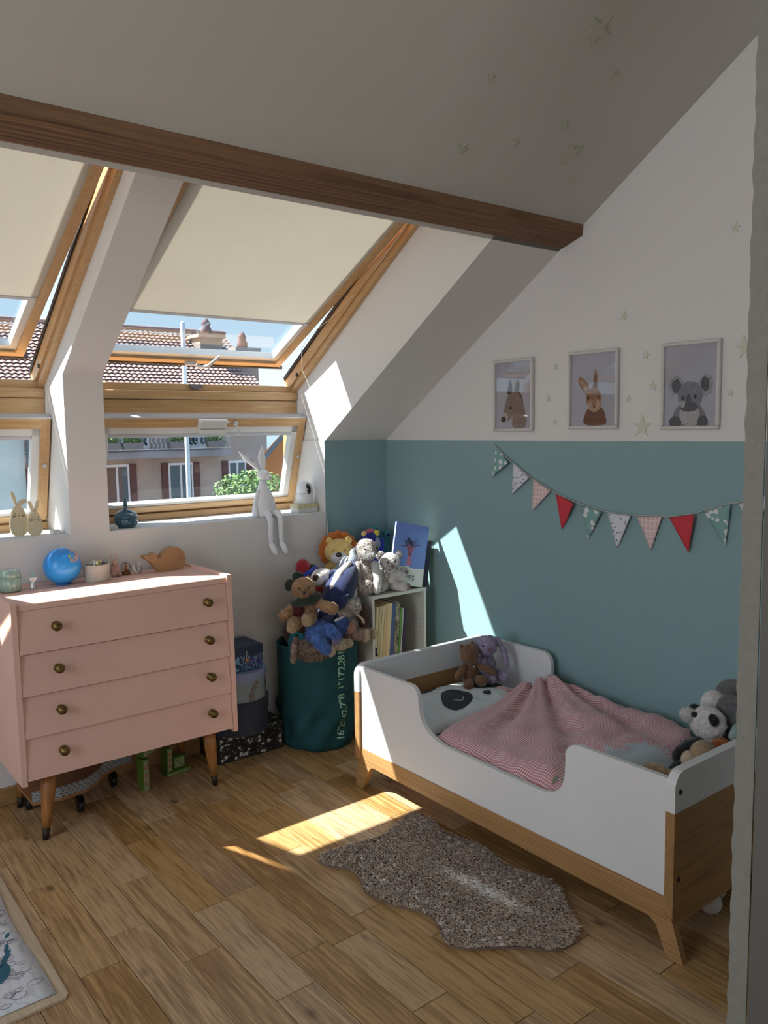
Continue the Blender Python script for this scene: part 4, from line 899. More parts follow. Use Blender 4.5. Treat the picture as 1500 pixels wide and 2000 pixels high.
# ---------------------------------------------------------------- soft toys
PM = dict(tan=plush_mat('plush_tan', C(186, 148, 108), C(128, 92, 60)), brown=plush_mat('plush_brown', C(134, 96, 70), C(104, 72, 50)), lilac=plush_mat('plush_lilac', C(180, 168, 196), C(146, 134, 162)),
          white=plush_mat('plush_white', C(226, 222, 220), C(196, 190, 188)), black=plush_mat('plush_black', C(22, 22, 24), C(12, 12, 14)), grey=plush_mat('plush_grey', C(150, 158, 170), C(120, 128, 140)),
          dgrey=plush_mat('plush_dark_grey', C(104, 104, 104), C(84, 84, 86)), orange=plush_mat('plush_orange', C(206, 118, 40), C(160, 84, 24)), yellow=plush_mat('plush_yellow', C(228, 196, 124), C(204, 168, 96)),
          navy=plush_mat('plush_navy', C(28, 44, 96), C(20, 30, 72)), blue=plush_mat('plush_blue', C(84, 122, 196), C(52, 84, 150)), speck=plush_mat('plush_speckled', C(206, 196, 190), C(110, 92, 84), 110, .5),
          choc=plush_mat('plush_chocolate', C(84, 50, 36), C(58, 34, 26)), cream=plush_mat('plush_cream', C(224, 208, 180), C(196, 178, 150)), shag=plush_mat('plush_shaggy', C(178, 152, 136), C(96, 70, 62), 90, .5),
          red=plush_mat('plush_red', C(176, 34, 44), C(130, 24, 34)), royal=plush_mat('plush_royal', C(36, 70, 190), C(26, 50, 150)), teal=plush_mat('plush_teal', C(40, 132, 132), C(28, 100, 104)),
          green=plush_mat('plush_darkgreen', C(44, 60, 52), C(30, 42, 36)), beige=plush_mat('plush_beige', C(178, 152, 120), C(146, 120, 92)), peach=plush_mat('plush_peach', C(222, 172, 150), C(200, 148, 126)), skin=plush_mat('plush_pale', C(214, 192, 168), C(190, 166, 142)))
m_eye = M('toy_eye', C(12, 10, 10), .15, coat=.6)
fseed = [0]
def toy(name, loc, label, parts, fur=0, cat='soft toy', group=None, yaw=0.0):
    """parts: (part, 'e', centre, radii, rot, mat[, fur]) or (part, 't', points, radii, mat[, flat])"""
    r = thing(name, loc, label, cat, group); made = {}
    for p in parts:
        mb = MB(); par = r
        nm = p[0]
        if '>' in nm: pn, nm = nm.split('>'); par = made.get(pn, r)
        if p[1] == 'e':
            mb.ell(p[2], p[3], p[4], 3 if max(p[3] if isinstance(p[3], tuple) else (p[3],)) > .012 else 2, jit=.05); mt_ = p[5]; ff = p[6] if len(p) > 6 else fur
        else:
            mb.tube(p[2], p[3], 12, flat=p[5] if len(p) > 5 else 1.0); mt_ = p[4]; ff = fur
        if mt_ == 'eye': mm = m_eye; ff = 0
        else: mm = PM[mt_] if isinstance(mt_, str) else mt_
        if ff:
            fseed[0] += 1; mb.fur(int(ff[0]), ff[1], ff[1]*.22, .3, 0, fseed[0])
        if yaw:
            ca_, sa_ = math.cos(yaw), math.sin(yaw); lx, ly = loc[0], loc[1]
            mb.v = [(lx+(q[0]-lx)*ca_-(q[1]-ly)*sa_, ly+(q[0]-lx)*sa_+(q[1]-ly)*ca_, q[2]) for q in mb.v]
        made[nm] = mb.build(nm, mm, par)
    return r
F1 = (900, .007); F2 = (1500, .010); F0 = (500, .004)
b = V((1.985, 3.11, .60))
toy('teddy_bear', (1.99, 3.11, .58), 'curly tan teddy bear with a dark green scarf on top of the toy basket', [
    ('body', 'e', (1.995, 3.125, .675), (.058, .050, .072), (0, 0, 0), 'tan'), ('head', 'e', (1.988, 3.10, .787), (.055, .050, .050), (.1, 0, 0), 'tan'),
    ('head>snout', 'e', (1.985, 3.056, .772), (.024, .020, .019), (0, 0, 0), 'tan'), ('head>nose', 'e', (1.984, 3.036, .777), (.009, .006, .007), (0, 0, 0), 'eye'),
    ('head>eye', 'e', (1.966, 3.056, .794), .005, (0, 0, 0), 'eye'), ('head>eye', 'e', (2.008, 3.053, .796), .005, (0, 0, 0), 'eye'),
    ('head>ear', 'e', (1.930, 3.11, .802), (.022, .012, .024), (0, 0, .3), 'green'), ('head>ear', 'e', (1.968, 3.115, .838), (.022, .012, .020), (0, 0, 0), 'green'),
    ('scarf', 't', [(1.945, 3.10, .715), (1.97, 3.065, .728), (2.02, 3.065, .735), (2.055, 3.10, .745)], [.020, .022, .022, .018], 'green'), ('vest', 'e', (1.965, 3.098, .690), (.032, .034, .04), (0, 0, 0), M('dark_red_cloth', C(84, 30, 34), .9)),
    ('arm', 't', [(2.05, 3.10, .715), (2.09, 3.07, .70), (2.115, 3.055, .692)], [.024, .026, .028], 'tan'), ('arm', 't', [(1.945, 3.11, .705), (1.92, 3.10, .675), (1.895, 3.09, .668)], [.024, .025, .026], 'tan'),
    ('leg', 't', [(1.965, 3.10, .635), (1.935, 3.06, .630)], [.030, .032], 'tan'), ('leg', 't', [(2.02, 3.09, .645), (2.00, 3.045, .655)], [.030, .032], 'tan'),
    ('foot_pad', 'e', (1.926, 3.028, .624), (.026, .012, .028), (0, 0, .2), 'beige', None), ('foot_pad', 'e', (1.992, 3.012, .655), (.026, .012, .028), (0, 0, .1), 'beige', None)], F1, yaw=-0.45)
toy('hatted_doll', (2.11, 3.30, .78), 'small soft doll in a red hat with blue brim behind the teddy bear', [
    ('crown', 'e', (2.105, 3.29, .840), (.036, .034, .044), (0, .1, 0), 'red'), ('brim', 't', [(2.09, 3.255, .812), (2.125, 3.25, .826), (2.160, 3.262, .842)], [.009, .011, .009], 'royal'), ('hair', 'e', (2.165, 3.30, .822), (.030, .024, .026), (0, .5, 0), plush_mat('hair_grey', C(98, 96, 98), C(60, 58, 60)), F1)], F0)
toy('plush_dog', (2.20, 3.22, .72), 'white plush dog with a large brown nose lying behind the navy whale', [
    ('head', 'e', (2.17, 3.225, .800), (.058, .044, .040), (0, -.1, 0), 'white'), ('head>nose', 'e', (2.108, 3.185, .808), (.017, .012, .017), (0, 0, .4), 'choc'), ('head>snout', 'e', (2.125, 3.20, .792), (.032, .030, .030), (0, 0, 0), 'white'),
    ('head>patch', 'e', (2.208, 3.195, .806), (.034, .020, .024), (0, -.4, 0), 'navy'), ('body', 'e', (2.20, 3.24, .735), (.07, .06, .06), (0, 0, 0), 'speck'), ('collar', 'e', (2.13, 3.20, .752), (.026, .022, .014), (0, .3, 0), 'red')], F0)
toy('plush_whale', (2.20, 3.14, .60), 'navy blue plush whale with a white belly lying diagonally on the toy basket', [
    ('body', 't', [(2.105, 3.105, .625), (2.15, 3.11, .68), (2.20, 3.125, .738), (2.255, 3.14, .795), (2.305, 3.155, .838)], [.046, .066, .074, .062, .030], 'navy'),
    ('belly', 't', [(2.125, 3.10, .715), (2.155, 3.11, .768), (2.205, 3.125, .822), (2.275, 3.145, .862)], [.012, .020, .022, .012], 'white'), ('throat', 't', [(2.262, 3.10, .705), (2.300, 3.12, .765), (2.325, 3.14, .82)], [.014, .020, .012], 'white'),
    ('fin', 'e', (2.165, 3.042, .708), (.040, .010, .020), (0, -.7, .1), 'navy'), ('tail', 't', [(2.10, 3.07, .64), (2.06, 3.05, .62), (2.02, 3.045, .60)], [.028, .034, .020], 'navy', .5), ('tail_edge', 't', [(2.10, 3.020, .632), (2.14, 3.018, .640), (2.175, 3.03, .648)], [.006, .007, .005], 'white')])
toy('plush_puppy', (2.23, 3.06, .54), 'speckled plush puppy with a long chocolate ear at the right of the basket', [
    ('head', 'e', (2.215, 3.06, .668), (.058, .045, .045), (0, -.2, 0), 'speck'), ('head>snout', 'e', (2.165, 3.035, .655), (.032, .028, .022), (0, .2, 0), 'speck'), ('head>ear', 'e', (2.285, 3.045, .610), (.032, .018, .078), (0, -.12, 0), 'choc'),
    ('head>ear_lining', 't', [(2.222, 3.012, .640), (2.245, 3.008, .62), (2.255, 3.008, .60)], [.008, .010, .004], 'cream', .5), ('body', 'e', (2.22, 3.10, .58), (.07, .06, .06), (0, 0, 0), 'speck'),
    ('leg', 't', [(2.19, 3.03, .555), (2.235, 3.01, .543)], [.030, .028], 'shag'), ('leg', 't', [(2.26, 3.05, .55), (2.30, 3.025, .540)], [.026, .024], 'shag'), ('paw', 'e', (2.258, 3.002, .540), (.020, .018, .028), (0, .2, 0), 'cream'), ('paw', 'e', (2.312, 3.018, .536), (.018, .018, .026), (0, .2, 0), 'cream')], F1)
toy('blue_plush', (2.05, 3.03, .51), 'fluffy blue soft toy with cream paws drooping over the basket rim', [
    ('body', 'e', (2.045, 3.055, .580), (.078, .055, .058), (0, .1, 0), 'blue'), ('arm', 't', [(2.00, 3.03, .575), (2.01, 3.005, .54), (2.035, 2.995, .512)], [.032, .030, .026], 'blue'), ('arm', 't', [(2.06, 3.01, .60), (2.085, 2.995, .57), (2.09, 2.99, .555)], [.030, .026, .022], 'blue'),
    ('ear', 'e', (2.135, 3.02, .602), (.030, .016, .046), (0, .5, 0), 'blue'), ('head', 'e', (2.15, 3.055, .600), (.042, .036, .036), (0, 0, 0), 'blue'), ('muzzle', 'e', (2.178, 3.018, .588), (.026, .022, .020), (0, -.3, 0), 'peach'), ('paw', 'e', (2.052, 2.990, .510), (.014, .016, .020), (0, 0, 0), 'cream'),
    ('paw', 'e', (2.105, 2.992, .530), (.034, .022, .024), (0, .2, 0), 'cream'), ('paw', 'e', (2.145, 2.992, .528), (.024, .016, .014), (0, .1, 0), 'cream'), ('cuff', 'e', (2.085, 2.988, .552), (.018, .014, .016), (0, 0, 0), PM['lilac'])], F2)
toy('shaggy_plush', (2.02, 3.10, .46), 'shaggy brown and cream soft toy filling the front of the basket rim', [
    ('body', 'e', (2.035, 3.115, .505), (.095, .085, .055), (0, .1, 0), 'shag', (4500, .016)), ('tail', 't', [(1.945, 3.115, .555), (1.925, 3.095, .53), (1.905, 3.075, .47)], [.012, .014, .013], 'shag')], F2)
toy('brown_soft_toy', (2.13, 3.27, .42), 'dark brown soft toy buried in the middle of the basket', [('body', 'e', (2.12, 3.27, .55), (.13, .12, .12), (0, 0, 0), 'choc')], F0)
# toys on the bookcase
zt = BCT
toy('plush_gorilla', (2.362, 3.13, zt), 'frosted grey-brown gorilla soft toy sitting on the bookcase edge', [
    ('body', 'e', (2.362, 3.14, zt+.095), (.052, .045, .072), (0, 0, 0), 'speck'), ('head', 'e', (2.364, 3.12, zt+.215), (.050, .046, .056), (.1, 0, 0), 'speck'), ('head>face', 'e', (2.368, 3.082, zt+.208), (.030, .018, .032), (0, 0, 0), 'white'), ('head>muzzle', 'e', (2.376, 3.068, zt+.195), (.020, .016, .016), (0, 0, 0), 'white'),
    ('head>ear', 'e', (2.316, 3.125, zt+.215), (.010, .012, .017), (0, 0, 0), 'grey'), ('head>ear', 'e', (2.412, 3.125, zt+.215), (.010, .012, .017), (0, 0, 0), 'grey'), ('head>eye', 'e', (2.352, 3.070, zt+.226), .005, (0, 0, 0), 'eye'), ('head>eye', 'e', (2.384, 3.070, zt+.226), .005, (0, 0, 0), 'eye'),
    ('arm', 't', [(2.320, 3.12, zt+.14), (2.312, 3.09, zt+.08), (2.330, 3.075, zt+.035)], [.022, .021, .022], 'speck'), ('arm', 't', [(2.405, 3.12, zt+.14), (2.414, 3.09, zt+.08), (2.405, 3.07, zt+.03)], [.022, .021, .022], 'white'),
    ('leg', 'e', (2.355, 3.078, zt+.040), (.036, .030, .038), (0, 0, 0), 'speck'), ('leg', 'e', (2.325, 3.09, zt+.026), (.034, .034, .026), (0, 0, 0), 'shag')], F1, yaw=-0.5)
toy('white_teddy', (2.487, 3.12, zt), 'white teddy bear with a ribbon bow sitting before the picture book', [
    ('body', 'e', (2.485, 3.13, zt+.065), (.048, .040, .060), (0, 0, 0), 'white'), ('head', 'e', (2.494, 3.105, zt+.145), (.052, .045, .045), (0, 0, 0), 'white'), ('head>snout', 'e', (2.494, 3.066, zt+.130), (.022, .016, .018), (0, 0, 0), 'white'), ('head>nose', 'e', (2.497, 3.050, zt+.134), (.006, .004, .004), (0, 0, 0), plush_mat('nose_pink', C(206, 176, 176))),
    ('head>eye', 'e', (2.478, 3.064, zt+.150), .005, (0, 0, 0), 'eye'), ('head>eye', 'e', (2.514, 3.062, zt+.152), .005, (0, 0, 0), 'eye'), ('head>ear', 'e', (2.450, 3.11, zt+.180), (.018, .010, .018), (0, 0, 0), 'white'), ('head>ear', 'e', (2.540, 3.11, zt+.178), (.020, .010, .020), (0, 0, 0), 'white'),
    ('arm', 't', [(2.445, 3.11, zt+.10), (2.430, 3.09, zt+.06)], [.018, .018], 'white'), ('arm', 't', [(2.525, 3.10, zt+.095), (2.548, 3.075, zt+.075)], [.018, .024], 'white'),
    ('leg', 't', [(2.462, 3.10, zt+.028), (2.440, 3.068, zt+.026)], [.024, .026], 'white'), ('leg', 't', [(2.515, 3.10, zt+.026), (2.560, 3.075, zt+.024)], [.024, .025], 'white'), ('foot_pad', 'e', (2.430, 3.046, zt+.026), (.014, .006, .014), (0, 0, -.5), 'cream'), ('foot_pad', 'e', (2.578, 3.062, zt+.026), (.010, .006, .014), (0, 0, .8), plush_mat('pad_pink', C(214, 184, 178))),
    ('bow', 't', [(2.470, 3.068, zt+.108), (2.487, 3.062, zt+.102), (2.504, 3.066, zt+.110)], [.010, .004, .010], M('ribbon_white', C(232, 230, 230), .4), .5)], F1, yaw=-0.45)
toy('plush_paw', (2.563, 3.105, zt+.055), 'round white plush paw resting against the picture book', [('paw', 'e', (2.557, 3.080, zt+.088), (.032, .014, .026), (0, 0, .2), 'white'), ('toes', 't', [(2.552, 3.064, zt+.094), (2.560, 3.063, zt+.090), (2.570, 3.064, zt+.094)], .002, plush_mat('stitch_tan', C(196, 170, 140)))], F1)
mane = [('head>mane', 'e', (2.365+.078*math.cos(a), 3.365, zt+.185+.078*math.sin(a)), (.024, .018, .026), (0, -a+pi/2, 0), 'orange') for a in [math.radians(d) for d in range(-30, 225, 24)]]
toy('plush_lion', (2.36, 3.36, zt), 'yellow plush lion with an orange felt mane at the back of the bookcase', [
    ('body', 'e', (2.352, 3.37, zt+.075), (.062, .05, .075), (0, 0, 0), 'yellow'), ('head', 'e', (2.365, 3.335, zt+.185), (.072, .055, .066), (0, 0, 0), 'yellow'), ('head>muzzle', 'e', (2.362, 3.292, zt+.160), (.042, .026, .034), (0, 0, 0), 'white'), ('head>nose', 'e', (2.360, 3.266, zt+.178), (.016, .008, .012), (0, 0, 0), 'eye'),
    ('head>ear', 'e', (2.318, 3.33, zt+.240), (.018, .012, .018), (0, 0, 0), 'yellow'), ('head>ear', 'e', (2.412, 3.33, zt+.240), (.020, .012, .020), (0, 0, 0), 'yellow'), ('head>eye', 'e', (2.335, 3.286, zt+.196), .004, (0, 0, 0), 'eye'), ('head>eye', 'e', (2.392, 3.286, zt+.196), .004, (0, 0, 0), 'eye')]+mane, yaw=-0.55)
toy('plush_elephant', (2.325, 3.25, .72), 'grey plush elephant with raised trunk between lion and navy whale', [
    ('head', 'e', (2.315, 3.25, .80), (.05, .045, .05), (0, 0, 0), 'grey'), ('trunk', 't', [(2.325, 3.22, .81), (2.345, 3.205, .85), (2.352, 3.205, .885), (2.350, 3.21, .895)], [.034, .032, .028, .022], 'grey'), ('ear', 'e', (2.285, 3.21, .835), (.026, .010, .052), (0, .35, 0), 'grey'), ('ear_edge', 't', [(2.265, 3.20, .79), (2.275, 3.195, .84), (2.305, 3.198, .882)], .004, 'white')])
toy('plush_parrot', (2.53, 3.33, zt), 'royal blue plush bird with a yellow and red crest behind the gorilla', [
    ('body', 'e', (2.53, 3.34, zt+.12), (.062, .05, .12), (0, 0, 0), 'royal'), ('head', 'e', (2.525, 3.32, zt+.235), (.052, .045, .045), (0, 0, 0), plush_mat('deep_blue', C(22, 34, 130), C(16, 24, 96))), ('crest', 'e', (2.492, 3.31, zt+.262), (.016, .014, .016), (0, .4, 0), 'yellow'), ('crest', 'e', (2.525, 3.305, zt+.276), (.026, .014, .012), (0, 0, 0), plush_mat('crest_red', C(206, 96, 110))), ('crest', 'e', (2.558, 3.295, zt+.262), (.018, .014, .018), (0, -.4, 0), plush_mat('crest_yellow', C(226, 206, 70))), ('wing', 'e', (2.59, 3.32, zt+.16), (.016, .035, .075), (0, .3, 0), 'royal'), ('cheek', 'e', (2.555, 3.285, zt+.215), (.020, .012, .030), (0, -.3, 0), 'grey')])
toy('teal_plush', (2.655, 3.38, zt), 'teal soft toy with two big round eye lobes in the corner', [
    ('body', 'e', (2.655, 3.39, zt+.12), (.06, .045, .12), (0, 0, 0), 'teal'), ('lobe', 'e', (2.612, 3.385, zt+.24), (.040, .022, .050), (0, 0, 0), 'teal'), ('lobe', 'e', (2.690, 3.385, zt+.21), (.034, .022, .055), (0, .1, 0), 'teal'), ('lobe>ring', 'e', (2.61, 3.366, zt+.265), (.026, .008, .026), (0, 0, 0), plush_mat('ring_teal', C(70, 150, 150))), ('lobe>pupil', 'e', (2.61, 3.358, zt+.265), (.012, .006, .012), (0, 0, 0), plush_mat('pupil_blue', C(24, 28, 100))), ('lobe>ring', 'e', (2.688, 3.366, zt+.235), (.024, .008, .024), (0, 0, 0), plush_mat('ring_teal', C(70, 150, 150))), ('lobe>pupil', 'e', (2.688, 3.358, zt+.235), (.011, .006, .011), (0, 0, 0), plush_mat('pupil_blue', C(24, 28, 100)))])
# toys in the bed
toy('brown_bear', (2.47, 2.53, .37), 'brown knitted bear leaning against the lilac bunny on the pillow', [
    ('body', 'e', (2.475, 2.535, .425), (.040, .036, .056), (0, 0, 0), 'brown'), ('head', 'e', (2.468, 2.525, .512), (.044, .042, .048), (0, 0, 0), 'brown'), ('head>ear', 'e', (2.438, 2.54, .545), (.012, .010, .012), (0, 0, 0), 'brown'), ('head>ear', 'e', (2.495, 2.55, .550), (.012, .010, .012), (0, 0, 0), 'brown'),
    ('head>seam', 't', [(2.455, 2.487, .545), (2.452, 2.480, .515), (2.458, 2.488, .485)], .0012, plush_mat('seam_brown', C(80, 52, 36))), ('arm', 't', [(2.440, 2.525, .460), (2.415, 2.51, .440), (2.402, 2.505, .425)], [.016, .017, .017], 'brown'), ('arm', 't', [(2.505, 2.50, .462), (2.530, 2.47, .448), (2.540, 2.455, .440)], [.016, .016, .017], 'brown'),
    ('leg', 't', [(2.455, 2.50, .395), (2.425, 2.46, .392)], [.020, .024], 'brown'), ('leg', 't', [(2.495, 2.50, .40), (2.485, 2.45, .410)], [.020, .026], 'brown'), ('tie', 'e', (2.468, 2.483, .468), (.004, .004, .007), (0, 0, 0), plush_mat('tie_beige', C(190, 170, 150)))], yaw=-0.25)
toy('lilac_bunny', (2.575, 2.53, .37), 'lilac plush bunny with long drooping ears against the headboard', [
    ('body', 'e', (2.578, 2.535, .435), (.044, .040, .062), (0, 0, 0), 'lilac'), ('head', 'e', (2.565, 2.515, .535), (.050, .048, .044), (0, 0, 0), 'lilac'), ('head>nose', 'e', (2.555, 2.466, .530), (.006, .004, .004), (0, 0, 0), plush_mat('nose_mauve', C(190, 150, 170))), ('head>eye', 'e', (2.530, 2.482, .545), .005, (0, 0, 0), 'eye'), ('head>eye', 'e', (2.590, 2.470, .545), .005, (0, 0, 0), 'eye'),
    ('head>ear', 't', [(2.595, 2.53, .570), (2.625, 2.51, .555), (2.645, 2.49, .50), (2.650, 2.475, .45)], [.012, .022, .026, .020], 'lilac', .5), ('arm', 't', [(2.545, 2.51, .475), (2.53, 2.485, .44)], [.016, .017], 'lilac'), ('leg', 't', [(2.56, 2.50, .40), (2.555, 2.455, .402)], [.024, .026], 'lilac'), ('leg', 't', [(2.605, 2.50, .40), (2.615, 2.45, .410)], [.024, .028], 'lilac')], F1, yaw=-0.25)
toy('plush_panda', (2.37, 1.36, .36), 'white and black plush panda propped up at the foot of the bed', [
    ('body', 'e', (2.38, 1.335, .46), (.055, .05, .06), (0, 0, 0), 'white'), ('head', 'e', (2.372, 1.350, .555), (.048, .056, .054), (0, 0, 0), 'white'), ('head>snout', 'e', (2.345, 1.402, .575), (.022, .026, .020), (0, 0, 0), 'white'), ('head>eye_patch', 'e', (2.336, 1.375, .582), (.008, .012, .010), (0, 0, .3), 'black', None), ('head>ear', 'e', (2.345, 1.318, .578), (.010, .016, .016), (0, 0, 0), 'black'), ('head>ear', 'e', (2.372, 1.395, .592), (.008, .014, .008), (0, 0, 0), 'black'),
    ('arm', 't', [(2.33, 1.36, .49), (2.29, 1.375, .478), (2.26, 1.375, .465)], [.026, .026, .026], 'black'), ('leg', 't', [(2.31, 1.33, .44), (2.25, 1.345, .45), (2.205, 1.335, .455)], [.028, .026, .024], 'black')], F1)
toy('grey_elephant', (2.47, 1.36, .36), 'grey plush elephant with big floppy ears beside the teal wall', [
    ('head', 'e', (2.47, 1.385, .585), (.045, .042, .045), (0, 0, 0), 'white'), ('ear', 'e', (2.495, 1.350, .640), (.020, .055, .030), (-.5, 0, -.2), 'dgrey'), ('ear', 'e', (2.43, 1.300, .595), (.016, .052, .050), (-.2, 0, .2), 'dgrey'), ('body', 'e', (2.49, 1.33, .48), (.06, .055, .09), (0, 0, 0), 'dgrey'), ('trunk', 't', [(2.42, 1.275, .545), (2.38, 1.27, .53)], [.018, .014], plush_mat('pale_mint', C(170, 194, 190)))])
toy('orange_plush', (2.33, 1.275, .40), 'furry orange soft toy squeezed between panda and footboard', [('body', 'e', (2.33, 1.282, .495), (.045, .032, .036), (0, 0, 0), 'orange'), ('body>lower', 'e', (2.33, 1.29, .43), (.05, .04, .06), (0, 0, 0), 'orange')], F1)
toy('plush_monkey', (2.23, 1.285, .40), 'beige plush monkey with a pale face peering over the footboard', [
    ('body', 'e', (2.25, 1.285, .44), (.045, .036, .055), (0, 0, 0), 'beige'), ('head', 'e', (2.235, 1.283, .512), (.048, .036, .038), (0, .1, 0), 'beige'), ('head>face', 'e', (2.200, 1.310, .492), (.024, .022, .026), (0, 0, 0), 'skin'), ('head>ear', 'e', (2.240, 1.248, .492), (.011, .007, .013), (0, 0, 0), 'skin'), ('head>eye', 'e', (2.188, 1.322, .506), .003, (0, 0, 0), 'eye')], F0)
toy('brown_plush', (2.06, 1.33, .36), 'brown soft toy leg leaning on the guard rail near the footboard', [('leg', 't', [(2.05, 1.345, .490), (2.062, 1.315, .488), (2.078, 1.275, .478), (2.09, 1.255, .47)], [.022, .022, .015, .013], 'beige'), ('body', 'e', (2.09, 1.29, .40), (.06, .045, .06), (0, 0, 0), 'beige')], F0)

# ---------------------------------------------------------------- pictures on the right wall
m_frame = M('white_frame', C(206, 202, 198), .45, var=.02)
def picture(yl, zb, yr, zt, label, shapes):
    """yl is the window-side edge, yr the near edge; shapes: (mat, outline in 0..1 picture units, layer)"""
    r = thing('framed_print', (XR-.012, (yl+yr)/2, zb), label, 'picture', 'framed animal prints above the teal paint'); t = .013; d = .018
    W = yl-yr; Hh = zt-zb
    for a, b, c, e in ((yr, yl, zb, zb+t), (yr, yl, zt-t, zt), (yr, yr+t, zb+t, zt-t), (yl-t, yl, zb+t, zt-t)):
        mb = MB(); mb.bbox((XR-d, a, c), (XR-.001, b, e), .003); mb.build('frame_bar', m_frame, r)
    mb = MB(); mb.box((XR-.006, yr+t, zb+t), (XR-.002, yl-t, zt-t)); pr_ = mb.build('print', M('print_paper', C(186, 186, 198), .6, var=.05, vscale=4), r)
    for k, (mat, pts, sm) in enumerate(shapes):
        mb = MB()
        for _ in range(sm):
            q = []
            for i in range(len(pts)):
                p0, p1 = V(pts[i]), V(pts[(i+1) % len(pts)]); q += [tuple(p0*.75+p1*.25), tuple(p0*.25+p1*.75)]
            pts = q
        rg = random.Random(k+int(yl*100)); iw, ih = W-2*t, Hh-2*t
        vs_ = [(XR-.0062-.00012*(k+1), yl-t-(u+rg.uniform(-.006, .006))*iw, zb+t+max(0.0, min(1, v+rg.uniform(-.005, .005)))*ih) for u, v in pts]
        mb.add(vs_, [tuple(range(len(vs_)))]); mb.build('printed_shape', mat, pr_)
    mb = MB(); mb.box((XR-.0105, yr+t, zb+t), (XR-.0095, yl-t, zt-t)); mb.build('glass', m_pglass, r)
def oval(cx, cy, rx, ry, n=22, rot=0.0, j=0.0, seed=0):
    rg = random.Random(seed); o = []
    for i in range(n):
        a = 2*math.pi*i/n; k = 1+(rg.uniform(-j, j) if j else 0); x, y = rx*math.cos(a)*k, ry*math.sin(a)*k
        o.append((cx+x*math.cos(rot)-y*math.sin(rot), cy+x*math.sin(rot)+y*math.cos(rot)))
    return o
fm = lambda n, c: plush_mat(n, c, shade(c, .62), 160, .5)
d_br, d_dk, d_lt = fm('donkey_brown', C(164, 142, 134)), fm('donkey_dark', C(96, 80, 78)), fm('donkey_light', C(214, 206, 202)); pk = M('ink_black', C(24, 22, 24), .6)
picture(2.666, 1.479, 2.428, 1.799, 'framed donkey portrait, leftmost of the three animal prints', [
    (d_dk, [(.60, .58), (.72, .52), (.78, .40), (.74, .34), (.64, .44)], 1), (d_br, [(.42, 0), (.86, 0), (.88, .14), (.80, .30), (.74, .45), (.66, .52), (.55, .44), (.50, .20)], 2),
    (d_br, [(.26, .34), (.30, .46), (.42, .54), (.60, .55), (.70, .46), (.66, .32), (.54, .22), (.40, .14), (.30, .10), (.20, .12), (.20, .22)], 2),
    (d_dk, [(.32, .50), (.34, .64), (.40, .76), (.46, .66), (.48, .54)], 1), (d_br, [(.50, .52), (.53, .66), (.63, .76), (.70, .64), (.66, .50)], 1), (d_dk, [(.55, .54), (.58, .66), (.63, .70), (.65, .60), (.62, .54)], 1),
    (d_lt, oval(.25, .17, .09, .08), 0), (pk, oval(.22, .14, .07, .045), 0), (d_dk, oval(.42, .31, .05, .022), 0), (pk, oval(.42, .31, .025, .018), 0)])
r_br, r_dk, r_lt = fm('rabbit_brown', C(182, 132, 104)), fm('rabbit_dark', C(136, 88, 66)), fm('rabbit_light', C(210, 176, 154))
picture(2.235, 1.486, 1.988, 1.803, 'framed brown rabbit portrait, middle of the three animal prints', [
    (r_dk, [(.26, 0), (.80, 0), (.80, .10), (.74, .22), (.62, .28), (.42, .28), (.32, .18)], 2),
    (r_br, [(.36, .42), (.26, .50), (.16, .60), (.15, .68), (.22, .70), (.34, .62), (.42, .52)], 2), (r_lt, [(.33, .47), (.24, .56), (.19, .64), (.24, .65), (.34, .58), (.38, .50)], 2), (r_br, [(.48, .50), (.50, .66), (.53, .78), (.57, .78), (.60, .64), (.60, .48)], 2), (r_dk, [(.52, .52), (.53, .68), (.56, .74), (.58, .62), (.58, .52)], 1),
    (r_br, oval(.51, .38, .17, .15, j=.04), 0), (r_lt, oval(.53, .28, .15, .085, j=.04), 0), (r_br, oval(.53, .33, .045, .075), 0), (pk, oval(.39, .39, .022, .026), 0), (pk, oval(.62, .40, .018, .026), 0), (r_dk, oval(.53, .265, .025, .014), 0)])
k_g, k_d, k_w, k_l = fm('koala_grey', C(150, 150, 160)), fm('koala_dark', C(102, 102, 110)), fm('koala_white', C(206, 202, 204)), fm('koala_light', C(186, 184, 190))
picture(1.796, 1.481, 1.560, 1.801, 'framed koala portrait, rightmost of the three animal prints', [
    (k_g, [(.12, 0), (.82, 0), (.82, .10), (.76, .20), (.66, .28), (.30, .28), (.20, .20)], 2), (k_w, [(.34, 0), (.66, 0), (.70, .14), (.62, .26), (.36, .26), (.28, .14)], 2), (k_d, oval(.22, .04, .12, .09, j=.06), 0), (k_d, oval(.74, .04, .10, .09, j=.06), 0),
    (k_l, oval(.22, .50, .15, .125, 26, 0, .10, 1), 0), (k_d, oval(.23, .50, .09, .085, 20, 0, .1, 2), 0), (k_l, oval(.80, .50, .13, .135, 26, 0, .10, 3), 0), (k_d, oval(.78, .51, .08, .09, 20, 0, .1, 4), 0),
    (k_g, oval(.50, .38, .24, .17, 26, 0, .03, 5), 0), (k_d, oval(.48, .235, .17, .06, 20, 0, .05, 6), 0), (k_w, oval(.36, .27, .05, .04), 0), (k_d, oval(.47, .305, .055, .085), 0), (pk, oval(.36, .345, .028, .026), 0), (pk, oval(.60, .36, .028, .026), 0)])

